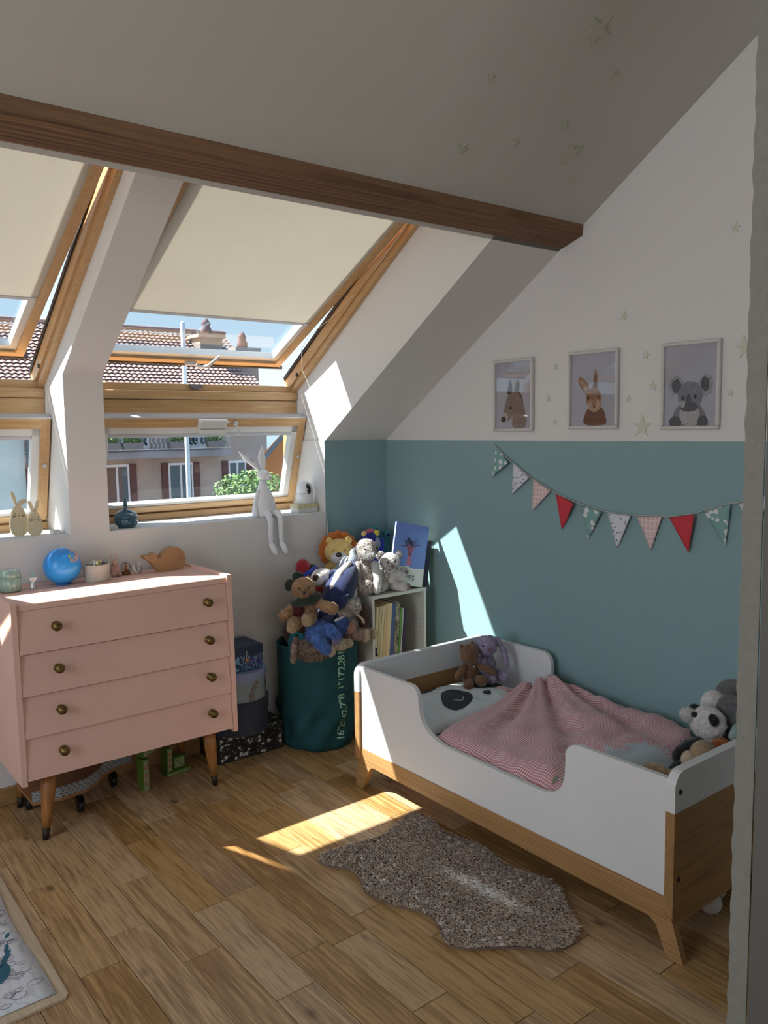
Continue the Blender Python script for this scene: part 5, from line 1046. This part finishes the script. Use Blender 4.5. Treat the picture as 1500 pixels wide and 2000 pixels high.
# ---------------------------------------------------------------- glow stars
m_star = M('glow_star', C(202, 205, 188), .5, var=.04)
def star_pts(r, rot, k=.42): return [((r if i % 2 == 0 else r*k)*math.sin(rot+math.pi*i/5), (r if i % 2 == 0 else r*k)*math.cos(rot+math.pi*i/5)) for i in range(10)]
wall_stars = [(2.313, 1.751, .014, 'tiny star sticker upper left of the rabbit print'), (2.351, 1.619, .019, 'small star sticker between donkey and rabbit prints, halfway up'), (2.314, 1.515, .014, 'tiny star sticker low between donkey and rabbit prints'), (1.871, 1.765, .020, 'small star sticker upper right of the rabbit print'), (1.839, 1.647, .020, 'small star sticker at mid height left of the koala print'), (1.946, 1.600, .014, 'tiny star sticker close to the right edge of the rabbit print'), (1.883, 1.494, .045, 'large pale star between rabbit and koala prints just above the teal paint'), (1.478, 1.763, .042, 'large pale star right of the koala print'), (1.526, 1.608, .015, 'tiny star sticker right of the koala print, below the large one'), (1.525, 2.172, .020, 'small star sticker high on the wall above the koala print'), (1.973, 1.924, .020, 'small star sticker above the rabbit print')]
for y, z, r, lab in wall_stars:
    mb = MB(); mb.prism([(y+p[0], z+p[1]) for p in star_pts(r, .25*math.sin(y*60))], 0, XR-.003, XR-.0002); tag(mb.build('wall_star', m_star, origin=(XR, y, z)), lab, 'star', 'glow stars on the right wall')
ceil_stars = [(2.126, 1.626, .058, 'large pale star high on the sloped ceiling'), (2.412, 1.95, .050, 'large pale star on the ceiling near the beam end'), (1.875, 1.822, .016, 'tiny ceiling star left of the large high star'), (2.319, 1.705, .018, 'small ceiling star right below the large high star'), (2.289, 1.873, .018, 'small ceiling star above the star near the beam end'), (2.14, 1.966, .016, 'tiny ceiling star left of the star near the beam end'), (1.951, 2.026, .022, 'small ceiling star leftmost above the beam'), (2.517, 2.031, .016, 'tiny ceiling star closest to the beam end')]
for x, y, r, lab in ceil_stars:
    up = V((0, -1, .67)).normalized(); c = V((x, y, P2(y)))+N2*.0005; mb = MB(); P = star_pts(r, .6+x)
    n = len(P); lo = [c+V((p[0], 0, 0))+up*p[1] for p in P]; hi = [q+N2*.0025 for q in lo]
    mb.add(lo+hi, [tuple(range(n)), tuple(range(n, 2*n))[::-1]]+[(i, n+i, n+(i+1) % n, (i+1) % n) for i in range(n)])
    tag(mb.build('ceiling_star', M('glow_star_ceiling', C(184, 184, 168), .5, var=.04), origin=c), lab, 'star', 'glow stars on the ceiling')

# ---------------------------------------------------------------- bunting
bu = thing('bunting', (XR-.006, 2.0, 1.2), 'string of patterned triangular fabric flags hung across the teal wall', 'bunting')
XB_ = XR-.007
def pat(name, base, ink, scale, thr, kind):
    s = NT(name)
    if kind == 'v':
        vo = s.n('ShaderNodeTexVoronoi'); vo.inputs['Scale'].default_value = scale; n = s.noise(scale*1.6, 3)
        mp = s.mix(.12, (0, 0, 0, 1), (0, 0, 0, 1)); s.l(s.tc, 'Object', vo, 'Vector')
        f = s.math('LESS_THAN', s.math('ADD', vo.outputs['Distance'], s.math('MULTIPLY', s.math('SUBTRACT', n.outputs[0], .5), .55)), thr)
    else:
        vo = s.n('ShaderNodeTexVoronoi'); vo.feature = 'DISTANCE_TO_EDGE'; vo.inputs['Scale'].default_value = scale; vo.inputs['Randomness'].default_value = .15; s.l(s.tc, 'Object', vo, 'Vector')
        f = s.math('LESS_THAN', vo.outputs['Distance'], thr)
    s.col(s.mix(f, base, ink)); s.b.inputs['Roughness'].default_value = .9; s.bump(s.noise(700, 2).outputs[0], .2, .001); return s.m
fmats = [pat('flag_animals', C(128, 168, 165), C(222, 224, 222), 34, .38, 'v'), pat('flag_floral', C(218, 218, 226), C(120, 128, 150), 70, .26, 'v'), pat('flag_scales', C(216, 184, 184), C(232, 212, 210), 50, .12, 'e'), M('flag_red_muslin', C(206, 62, 74), .95, var=.10, vscale=40, bump=.6, bscale=160, bdist=.003)]
flags = [((2.655, 1.410), (2.560, 1.339), (2.678, 1.267)), ((2.547, 1.335), (2.443, 1.274), (2.553, 1.193)), ((2.428, 1.265), (2.324, 1.221), (2.431, 1.127)), ((2.301, 1.209), (2.186, 1.176), (2.266, 1.059)), ((2.165, 1.171), (2.053, 1.149), (2.128, 1.030)), ((2.033, 1.148), (1.917, 1.143), (1.982, 1.009)), ((1.894, 1.142), (1.781, 1.149), (1.829, 1.015)), ((1.752, 1.149), (1.637, 1.171), (1.666, 1.024)), ((1.613, 1.181), (1.504, 1.216), (1.524, 1.065)), ((1.481, 1.219), (1.375, 1.255), (1.410, 1.100))]
flab = ['teal flag with white animal print', 'white flag with small floral print', 'pale pink scale-print flag', 'plain red muslin flag']
for i, (a, b_, c) in enumerate(flags):
    mb = MB(); N = 8; vs_, fs, idx = [], [], {}
    curl = [.012, .006, .005, .016, .010, .006, .004, .016, .010, .006][i]
    for j in range(N+1):
        for k in range(N-j+1):
            u, v = k/N, j/N; w0 = 1-u-v
            y = a[0]*w0+b_[0]*u+c[0]*v; z = a[1]*w0+b_[1]*u+c[1]*v
            lift = curl*(u*(1-w0)*1.6+v*.5*math.sin(u*4+i))
            idx[(j, k)] = len(vs_); vs_.append((XB_-abs(lift), y, z))
    for j in range(N):
        for k in range(N-j):
            fs.append((idx[(j, k)], idx[(j, k+1)], idx[(j+1, k)]))
            if k < N-j-1: fs.append((idx[(j, k+1)], idx[(j+1, k+1)], idx[(j+1, k)]))
    mb.add(vs_, fs, 0, True); o = mb.build('flag', fmats[i % 4], bu); o['label'] = flab[i % 4]
    md = o.modifiers.new('thickness', 'SOLIDIFY'); md.thickness = .0012; md.offset = 0
tp = [(2.662, 1.415), (2.60, 1.372)]+[(p[0], p[1]+.004) for f in flags for p in (f[0], f[1])][1:]
mb = MB(); mb.tube([(XB_-.0015, y, z) for y, z in tp], .006, 6, flat=.35); mb.build('tape', M('tape_grey', C(190, 190, 184), .9), bu)
mb = MB(); mb.ell((XB_, 2.664, 1.416), .005, sub=2); mb.build('nail', m_liner, bu)

# ---------------------------------------------------------------- fur rug
RO = [(1.503, 2.309), (1.561, 2.32), (1.659, 2.299), (1.75, 2.281), (1.822, 2.296), (1.923, 2.342), (1.985, 2.350), (1.992, 2.278), (1.973, 2.22), (1.97, 2.14), (1.995, 2.046), (1.992, 1.953), (1.971, 1.87), (1.965, 1.819), (1.99, 1.758), (2.01, 1.694), (1.99, 1.633), (1.93, 1.552), (1.874, 1.475), (1.851, 1.445), (1.791, 1.427), (1.738, 1.443), (1.704, 1.49), (1.645, 1.544), (1.551, 1.607), (1.525, 1.653), (1.534, 1.692), (1.563, 1.733), (1.582, 1.784), (1.572, 1.845), (1.531, 1.908), (1.513, 1.977), (1.505, 2.029), (1.533, 2.085), (1.553, 2.15), (1.539, 2.196), (1.497, 2.243)]
def fur_mat():
    s = NT('spotted_fur'); sx = s.n('ShaderNodeSeparateXYZ'); s.l(s.tc, 'Object', sx, 0)
    base = s.ramp(s.noise(45, 4, rough=.7), 0, (.3, C(158, 134, 116)), (.7, C(214, 194, 176)))
    fl = s.mapping((1, 1, 0)); vo = s.n('ShaderNodeTexVoronoi'); vo.inputs['Scale'].default_value = 42; s.t.links.new(fl, vo.inputs[0])
    spot = s.ramp(vo, 'Distance', (.22, (1, 1, 1, 1)), (.42, (0, 0, 0, 1)))
    # fewer spots along the middle
    mid = s.math('SUBTRACT', sx.outputs[0], 1.775); am = s.math('MINIMUM', s.math('MULTIPLY', s.math('ABSOLUTE', mid), 5.5), .8)
    c = s.mix(s.math('MULTIPLY', spot.outputs[0], am), base.outputs[0], C(250, 244, 238))
    # pale spine stripe, strongest towards the rear end
    yy = sx.outputs[1]; ln = s.math('SUBTRACT', sx.outputs[0], s.math('ADD', 1.80, s.math('MULTIPLY', s.math('SUBTRACT', yy, 1.746), -.10)))
    wv = s.math('ADD', s.math('ABSOLUTE', ln), s.math('MULTIPLY', s.math('SUBTRACT', s.noise(24, 3).outputs[0], .5), .06))
    lat = s.ramp_val(wv) if hasattr(s, 'ramp_val') else s.math('SUBTRACT', 1.0, s.math('MINIMUM', s.math('MULTIPLY', wv, 26), 1.0))
    dy = s.math('MULTIPLY', s.math('SUBTRACT', yy, 1.80), 4.2); along = s.math('SUBTRACT', 1.0, s.math('MINIMUM', s.math('MULTIPLY', dy, dy), 1.0))
    c = s.mix(s.math('MULTIPLY', s.math('MAXIMUM', lat, 0.0), along), c, C(252, 248, 244))
    an = s.n('ShaderNodeAttribute'); an.attribute_name = 'tone'; hv = s.n('ShaderNodeHueSaturation'); s.t.links.new(c, hv.inputs['Color']); s.t.links.new(s.math('ADD', s.math('MULTIPLY', an.outputs['Fac'], .8), .85), hv.inputs['Value']); c = hv.outputs[0]
    s.col(c); s.b.inputs['Roughness'].default_value = .9; s.b.inputs['Sheen Weight'].default_value = .25; return s.m
m_fur = fur_mat()
rug = thing('fur_rug', (1.75, 1.88, 0), 'brown spotted deer-skin style fur rug on the oak floor beside the bed', 'rug')
def chaikin(p, n=2):
    for _ in range(n):
        q = []
        for i in range(len(p)):
            a, b_ = V(p[i]), V(p[(i+1) % len(p)]); q += [tuple(a*.75+b_*.25), tuple(a*.25+b_*.75)]
        p = q
    return p
RS = chaikin(RO)
mb = MB(); mb.prism(RS, 2, .0008, .006); mb.build('backing', M('rug_backing', C(120, 102, 90), .9), rug)
def inside(x, y, P):
    c = False; j = len(P)-1
    for i in range(len(P)):
        if (P[i][1] > y) != (P[j][1] > y) and x < (P[j][0]-P[i][0])*(y-P[i][1])/(P[j][1]-P[i][1])+P[i][0]: c = not c
        j = i
    return c
mb = MB(); rg = random.Random(21); cnt = 0; vs_, fs = [], []
tones = []
while cnt < 30000:
    x, y = rg.uniform(1.48, 2.03), rg.uniform(1.41, 2.37)
    if not inside(x, y, RS): continue
    cnt += 1; l = rg.uniform(.014, .028); a = -1.9+1.1*noise.noise(V((x*7, y*7, 0)))+rg.uniform(-.7, .7)
    d = V((math.cos(a), math.sin(a), 0)); p = V((x, y, .0055)); t = V((-d.y, d.x, 0))*rg.uniform(.0011, .0024)
    m1 = p+d*l*.35+V((0, 0, l*.55)); tip = p+d*l*.95+V((0, 0, l*rg.uniform(.45, .85)))
    o = len(vs_); vs_ += [p-t, p+t, m1+t*.8, m1-t*.8, tip]; fs += [(o, o+1, o+2, o+3), (o+3, o+2, o+4)]; tones += [rg.random()]*5
mb.add(vs_, fs, 0, True); pile = mb.build('fur_pile', m_fur, rug); pile['kind'] = 'stuff'
at = pile.data.attributes.new('tone', 'FLOAT', 'POINT'); at.data.foreach_set('value', tones)

# ---------------------------------------------------------------- illustrated sheet on a pale board, bottom left
bo = thing('wooden_board', (.3, 2.5, 0), 'pale thin wooden board lying on the floor under the illustrated sheet', 'board')
mb = MB(); mb.prism([(.602, 2.150), (.612, 2.95), (-.1, 2.95), (-.1, 2.12), (.59, 2.135)], 2, .0008, .008); mb.build('panel', wood('pale_board', C(206, 186, 160), C(182, 160, 132), 1, .6, 1.5, False, False), bo)
pa = thing('illustrated_sheet', (.2, 2.5, .008), 'white paper sheet printed with blue birds and line-drawn plants on the floor', 'poster')
mb = MB(); vs_, fs = [], []; nx, ny = 16, 20
def paper(u, v):
    x = -.08+(.575+.08)*u; y = 2.165+.72*v
    if u > .99: x += .010*math.sin(v*9)*v - .02*max(0, v-.55)
    return V((x, y, .0088+.003*max(0, math.sin(v*8+1))*u*u+.010*max(0, u-.85)/.15*max(0, v-.35)))
for i in range(nx+1):
    for j in range(ny+1): vs_.append(paper(i/nx, j/ny))
for i in range(nx):
    for j in range(ny): a = i*(ny+1)+j; fs.append((a, a+ny+1, a+ny+2, a+1))
mb.add(vs_, fs, 0, True)
def sheet_mat():
    s = NT('sheet_print'); n = s.noise(7, 3, dist=1.5); wv = s.n('ShaderNodeTexWave'); wv.inputs['Scale'].default_value = 9; wv.inputs['Distortion'].default_value = 12; wv.inputs['Detail'].default_value = 3; s.l(s.tc, 'Object', wv, 0)
    lines = s.ramp(wv, 'Fac', (.02, (1, 1, 1, 1)), (.10, (0, 0, 0, 1)))
    c = s.mix(s.math('MULTIPLY', lines.outputs[0], .22), C(216, 216, 222), C(110, 110, 124))
    s.col(c); s.b.inputs['Roughness'].default_value = .8; return s.m
po = mb.build('paper', sheet_mat(), pa); md = po.modifiers.new('thickness', 'SOLIDIFY'); md.thickness = .0006
mb = MB(); rg = random.Random(8)
def on_paper(x, y, k=.0012):
    u, v = (x+.08)/.655, (y-2.165)/.72; return paper(min(.985, max(0, u)), min(1, max(0, v)))+V((0, 0, k))
def leaf(cx_, cy_, ang, ln, wd, mi):
    ca, sa = math.cos(ang), math.sin(ang); top, bot = [], []
    for i in range(9):
        t = i/8*2-1; h = wd*.5*(1-t*t)
        for sg_, L_ in ((1, top), (-1, bot)): L_.append(on_paper(cx_+ca*t*ln/2-sa*h*sg_, cy_+sa*t*ln/2+ca*h*sg_))
    mb.add(top+bot, [(i, i+1, 10+i, 9+i) for i in range(8)], mi)
for a in ((.486, 2.345, 1.2, .10, .040, 0), (.508, 2.41, 1.0, .09, .016, 0), (.522, 2.455, 1.25, .06, .012, 0), (.50, 2.50, 1.45, .09, .014, 0), (.505, 2.58, 1.5, .08, .016, 0), (.40, 2.44, 1.1, .14, .030, 0), (.47, 2.52, .8, .10, .022, 0), (.51, 2.60, 1.5, .10, .016, 0), (.44, 2.40, .6, .12, .03, 0), (.54, 2.52, 1.0, .03, .012, 0), (.40, 2.5, 1.3, .12, .03, 0), (.35, 2.4, .9, .14, .035, 0), (.3, 2.6, 1.2, .15, .03, 0), (.2, 2.5, .4, .15, .03, 0)): leaf(*a)
for k in range(90):   # outlined plants and pebbles
    cx_, cy_ = rg.uniform(.30, .555), rg.uniform(2.18, 2.80); r = rg.uniform(.008, .022); rr = rg.uniform(.5, .9)
    pts = [on_paper(cx_+r*math.cos(t_), cy_+r*rr*math.sin(t_), .0010) for t_ in [2*math.pi*i/12 for i in range(13)]]
    mb.tube(pts, .0005, 4, 1, cap=False)
    if k % 3 == 0:
        for q in range(4):
            a = q*.8; mb.tube([on_paper(cx_, cy_, .001), on_paper(cx_+r*2*math.cos(a), cy_+r*2*math.sin(a), .001)], .0004, 4, 1, cap=False)
mb.build('bird_print', [M('print_blue', C(38, 98, 122), .7, var=.2, vscale=30), M('print_grey', C(92, 92, 106), .7)], pa)['kind'] = 'stuff'

# ---------------------------------------------------------------- balls under the bed, open cupboard door at the right edge
m_ball = M('white_ball', C(206, 200, 198), .6, var=.04)
for x, y, r, lab in ((2.262, 1.262, .034, 'white ball under the bed nearest the footboard leg'), (2.345, 1.295, .034, 'pinkish white ball tucked behind the other under the bed')):
    mb = MB(); mb.ell((x, y, r), r, sub=4); mb.lathe([(.004, 0), (.002, .004)], (x-.01, y-.01, .0015), 8)
    tag(mb.build('play_ball', m_ball if r and x < 2.3 else M('pink_ball', C(204, 178, 176), .6), origin=(x, y, 0)), lab, 'ball', 'balls under the bed')
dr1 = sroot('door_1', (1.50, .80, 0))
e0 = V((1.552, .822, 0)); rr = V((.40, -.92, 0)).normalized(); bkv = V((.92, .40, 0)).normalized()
m_doorp = M('door_backlit_grey', C(104, 102, 98), .6, var=.03, bump=.1, bscale=200); m_edge = M('door_edge_strip', C(138, 136, 128), .8, var=.08, vscale=60, bump=.5, bscale=90, bdist=.003)  # door greys darkened so the colour carries its backlit shade
mb = MB(); n = 260; vs_, fs = [], []
for i in range(n+1):
    z = 2.75*i/n; w_ = .0012*math.sin(z*95)+.0008*math.sin(z*37)
    for q in (e0+rr*w_, e0+rr*.036, e0+rr*.036+bkv*.02, e0+rr*w_+bkv*.02): vs_.append((q.x, q.y, z))
for i in range(n):
    for k in range(4): l = (k+1) % 4; fs.append((i*4+k, i*4+l, (i+1)*4+l, (i+1)*4+k))
fs += [(0, 3, 2, 1), (n*4, n*4+1, n*4+2, n*4+3)]
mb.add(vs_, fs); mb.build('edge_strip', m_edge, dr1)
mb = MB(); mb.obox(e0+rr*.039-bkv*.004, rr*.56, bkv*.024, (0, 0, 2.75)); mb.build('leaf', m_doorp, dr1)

# ---------------------------------------------------------------- outside: houses across the street
KS = 38/14.0
def ex(x14, z14, y=38.0): k = y/14.0; return (x14*k, y, 1.5+(z14-1.5)*k)
m_tile = M('roof_tiles', C(150, 122, 118), .8, var=.18, vscale=1.2)
m_fac = M('facade_render', C(176, 160, 150), .9, var=.15, vscale=.8); m_facw = M('balcony_white', C(206, 206, 206), .7); m_shut = M('shutter_brown', C(98, 62, 58), .7); m_dkglass = M('house_glass', C(58, 76, 84), .1, coat=.6); m_wframe = M('house_window_white', C(226, 228, 232), .5)
def tiled_roof(name, x0, x1, y0, z0, y1, z1, parent, cols_, rows):
    mb = MB(); vs_, fs = [], []; nx = cols_*4
    L = V((0, y1-y0, z1-z0)); nrm = V((0, -(z1-z0), y1-y0)).normalized()
    for r in range(rows):
        for e, h in ((0, .07), (1.08, 0.0)):
            for i in range(nx+1):
                x = x0+(x1-x0)*i/nx; p = V((x, y0, z0))+L*((r+e)/rows)+nrm*(h+.028*math.cos(i*math.pi/2)); vs_.append(p)
        b_ = r*2*(nx+1)
        for i in range(nx): fs.append((b_+i, b_+i+1, b_+nx+2+i, b_+nx+1+i))
    mb.add(vs_, fs, 0, True); o = mb.build(name, m_tile, parent); o['kind'] = 'stuff'; return o
h1 = thing('house', ex(6.5, -1.0), 'rendered house with tiled roof, balcony and shuttered windows across the street', 'house')
XA, XBB = ex(1.2, 0)[0], ex(8.2, 0)[0]
mb = MB(); mb.box((XA, 38.0, -6), (XBB, 46, ex(0, 1.95)[2])); mb.build('wall', m_fac, h1)
EZ = ex(0, 1.9)[2]
tiled_roof('roof', XA-.3, XBB+.3, 37.2, EZ-.2, 43.0, EZ+4.35, h1, 70, 26)
mb = MB(); mb.prism([(37.3, EZ-.35), (43.0, EZ+4.15), (48, EZ-.35)], 0, XA, XBB); mb.build('gable', m_fac, h1)
mb = MB(); mb.tube([(XA-.3, 43.0, EZ+4.42), (XBB+.3, 43.0, EZ+4.42)], .14, 8); mb.build('ridge', m_tile, h1)
mb = MB(); mb.tube([(XA-.3, 37.1, EZ-.25), (XBB+.3, 37.1, EZ-.25)], .09, 8); mb.build('gutter', m_facw, h1)
for x14, w_, hh, mt_ in ((6.92, .42, 1.5, 'c'), (7.65, .42, .9, 'c')):
    k = 42/14; X = x14*k; zb = EZ+2.4
    mb = MB(); mb.box((X-.65, 41.0, zb-1), (X+.65, 42.2, zb+hh)); ch = mb.build('chimney', M('chimney_stone', C(140, 130, 124), .9, var=.2, vscale=2), h1)
    mb = MB(); mb.box((X-.8, 40.9, zb+hh), (X+.8, 42.3, zb+hh+.18)); mb.build('chimney_cap', m_fac, ch)
    mb = MB(); mb.lathe([(.28, 0), (.30, .3), (.2, .5), (.26, .62), (.1, .9)], (X, 41.6, zb+hh+.18), 12); mb.build('chimney_pot', M('terracotta', C(120, 96, 100), .8), ch)
def house_window(x0, x1, z0, z1, shut=True):
    a, b_ = ex(x0, z0), ex(x1, z1); mid = (a[0]+b_[0])/2
    mb = MB(); mb.box((a[0], 37.94, a[2]), (b_[0], 38.02, b_[2])); f = mb.build('window', m_wframe, h1)
    for p, q in ((a[0]+.10, mid-.06), (mid+.06, b_[0]-.10)):
        mb = MB(); mb.box((p, 37.92, a[2]+.15), (q, 37.945, b_[2]-.12)); mb.build('pane', m_dkglass, f)
    if shut:
        for p, q in ((a[0]-.34, a[0]-.02), (b_[0]+.02, b_[0]+.34)):
            mb = MB(); mb.box((p, 37.90, a[2]), (q, 37.99, b_[2])); mb.build('shutter', m_shut, f)
for x0, x1, z0, z1, sh_ in ((4.98, 5.42, .10, .94, True), (6.14, 6.62, .12, .93, True), (7.34, 7.72, .42, .93, True), (3.8, 4.3, .10, .94, True), (2.6, 3.1, .1, .94, True), (5.3, 5.8, 1.2, 1.85, False), (6.5, 7.0, 1.2, 1.85, False), (4.0, 4.5, 1.2, 1.85, False)): house_window(x0, x1, z0, z1, sh_)
a, b_ = ex(3.0, 1.03, 36.9), ex(7.40, 1.15, 36.9)
mb = MB(); mb.box((a[0], 36.7, a[2]), (b_[0], 38.0, b_[2])); bal = mb.build('balcony', M('concrete', C(146, 146, 150), .9, var=.15, vscale=1), h1)
mb = MB(); mb.box((a[0], 36.72, b_[2]+.62), (b_[0], 36.76, b_[2]+.67)); mb.box((a[0], 36.72, b_[2]+.08), (b_[0], 36.76, b_[2]+.12)); mb.build('handrail', m_facw, bal)
x = a[0]
while x < b_[0]:
    mb = MB(); w_ = .05*math.sin(x*3); mb.tube([(x, 36.74, b_[2]+.1), (x+.05+w_, 36.70, b_[2]+.28), (x-.04, 36.74, b_[2]+.45), (x, 36.74, b_[2]+.63)], .018, 5, cap=False); mb.build('baluster', m_facw, bal); x += .22
def foliage(name, c, rx, ry, rz, n, size, mat, parent=None, seed=1):
    mb = MB(); rg = random.Random(seed); vs_, fs = [], []
    for _ in range(n):
        d = V((rg.gauss(0, 1), rg.gauss(0, 1), rg.gauss(0, 1))).normalized()*rg.random()**.4; p = V(c)+V((d.x*rx, d.y*ry, d.z*rz))
        a_ = V((rg.uniform(-1, 1), rg.uniform(-1, 1), rg.uniform(-1, 1))).normalized(); b2 = a_.orthogonal().normalized(); s_ = size*rg.uniform(.6, 1.3)
        o = len(vs_); vs_ += [p-a_*s_, p+b2*s_*.45, p+a_*s_, p-b2*s_*.45]; fs.append((o, o+1, o+2, o+3))
    mb.add(vs_, fs); o = mb.build(name, mat, parent); o['kind'] = 'stuff'; return o
m_leafy = M('leaf_mid', C(112, 140, 78), .7, var=.35, vscale=3)
for i, x14 in enumerate((5.08, 5.50, 6.35, 7.1)):
    X = x14*36.6/14; zb = b_[2]
    p = thing('planter', (X, 36.6, zb), ['planter with low plants, leftmost on the balcony rail', 'narrow planter second along the balcony rail', 'long planter with pink-tinged flowers mid balcony', 'grey planter at the right end of the balcony'][i], 'planter', 'planters on the balcony')
    mb = MB(); mb.prism([(-.42, 0), (.42, 0), (.5, .3), (-.5, .3)], 1, -.14, .14); mb.v = [(q[0]+X, q[1]+36.55, q[2]+zb+.12) for q in mb.v]; mb.build('trough', M('planter_grey', C(120, 118, 118), .8), p)
    foliage('foliage', (X, 36.55, zb+.55), .5, .18, .22, 160, .09, m_leafy, p, 30+i)
mb = MB(); mb.tube([(6.53, 14, -5), (6.53, 14, 3.42)], .042, 12); lp = thing('street_pole', (6.53, 14, -5), 'slim white metal street pole seen through the right window', 'pole')
mb.build('shaft', M('pole_white', C(214, 214, 216), .5), lp)
mb = MB(); mb.lathe([(.06, 0), (.06, .25), (.045, .3)], (6.53, 14, -5), 14); mb.build('base', m_alu, lp)
# orange gabled house and the bush in front of it
g2 = thing('orange_house', (10.6, 20.5, -5), 'orange gabled house at the right edge of the lower window', 'house')
k = 20/14
mb = MB(); mb.prism([(8.05*k, -6), (8.05*k, 1.5+(.98-1.5)*k), (8.75*k, 1.5+(1.62-1.5)*k), (9.9*k, 1.5+(.60-1.5)*k), (9.9*k, -6)], 1, 20, 27); mb.v = [(p[0]+(p[1]-20)*.62, p[1], p[2]) for p in mb.v]; mb.build('wall', M('orange_render', C(206, 132, 82), .9, var=.06, vscale=1), g2)
for s0, s1 in (((7.92, .86), (8.75, 1.66)), ((8.75, 1.66), (10.1, .52))):
    A_, B_ = V((s0[0]*k, 19.6, 1.5+(s0[1]-1.5)*k)), V((s1[0]*k, 19.6, 1.5+(s1[1]-1.5)*k)); mb = MB(); mb.obox(A_, B_-A_, (4.84, 7.8, 0), (0, 0, .16)); mb.build('roof_slope', M('roof_slate', C(110, 116, 126), .7), g2)
bsh = thing('garden_bush', (9.6, 17.2, -3), 'leafy green bush below the orange house', 'bush')
foliage('foliage', (9.5, 17.0, .05), .95, .7, .55, 2200, .06, m_leafy, bsh, 77)
mb = MB(); mb.tube([(9.5, 17, -5), (9.5, 17, -.1)], [.12, .07], 8); mb.build('trunk', M('bark', C(96, 76, 58), .9), bsh)
# pale house close on the left
g3 = thing('pale_house', (2.0, 12, -5), 'pale plastered house wall seen through the lower left window', 'house')
mb = MB(); mb.box((.5, 12, -5), (3.18, 18, 1.62)); mb.build('wall', M('pale_render', C(206, 206, 202), .9, var=.03, vscale=1), g3)
mb = MB(); mb.obox((.4, 11.7, 1.62), (2.9, 0, 0), (0, 6.5, 0), (0, 0, .08)); mb.build('roof_slab', M('roof_slate', C(110, 116, 126), .7), g3)
mb = MB(); mb.box((3.2, 11.9, -5), (3.27, 12, 1.5)); mb.build('downpipe', M('pipe_grey', C(110, 112, 116), .5), g3)
mb = MB(); mb.box((-80, 5, -5.4), (120, 90, -5.0)); struct('ground', mb, M('street_asphalt', C(120, 118, 116), .9, var=.1, vscale=.5))
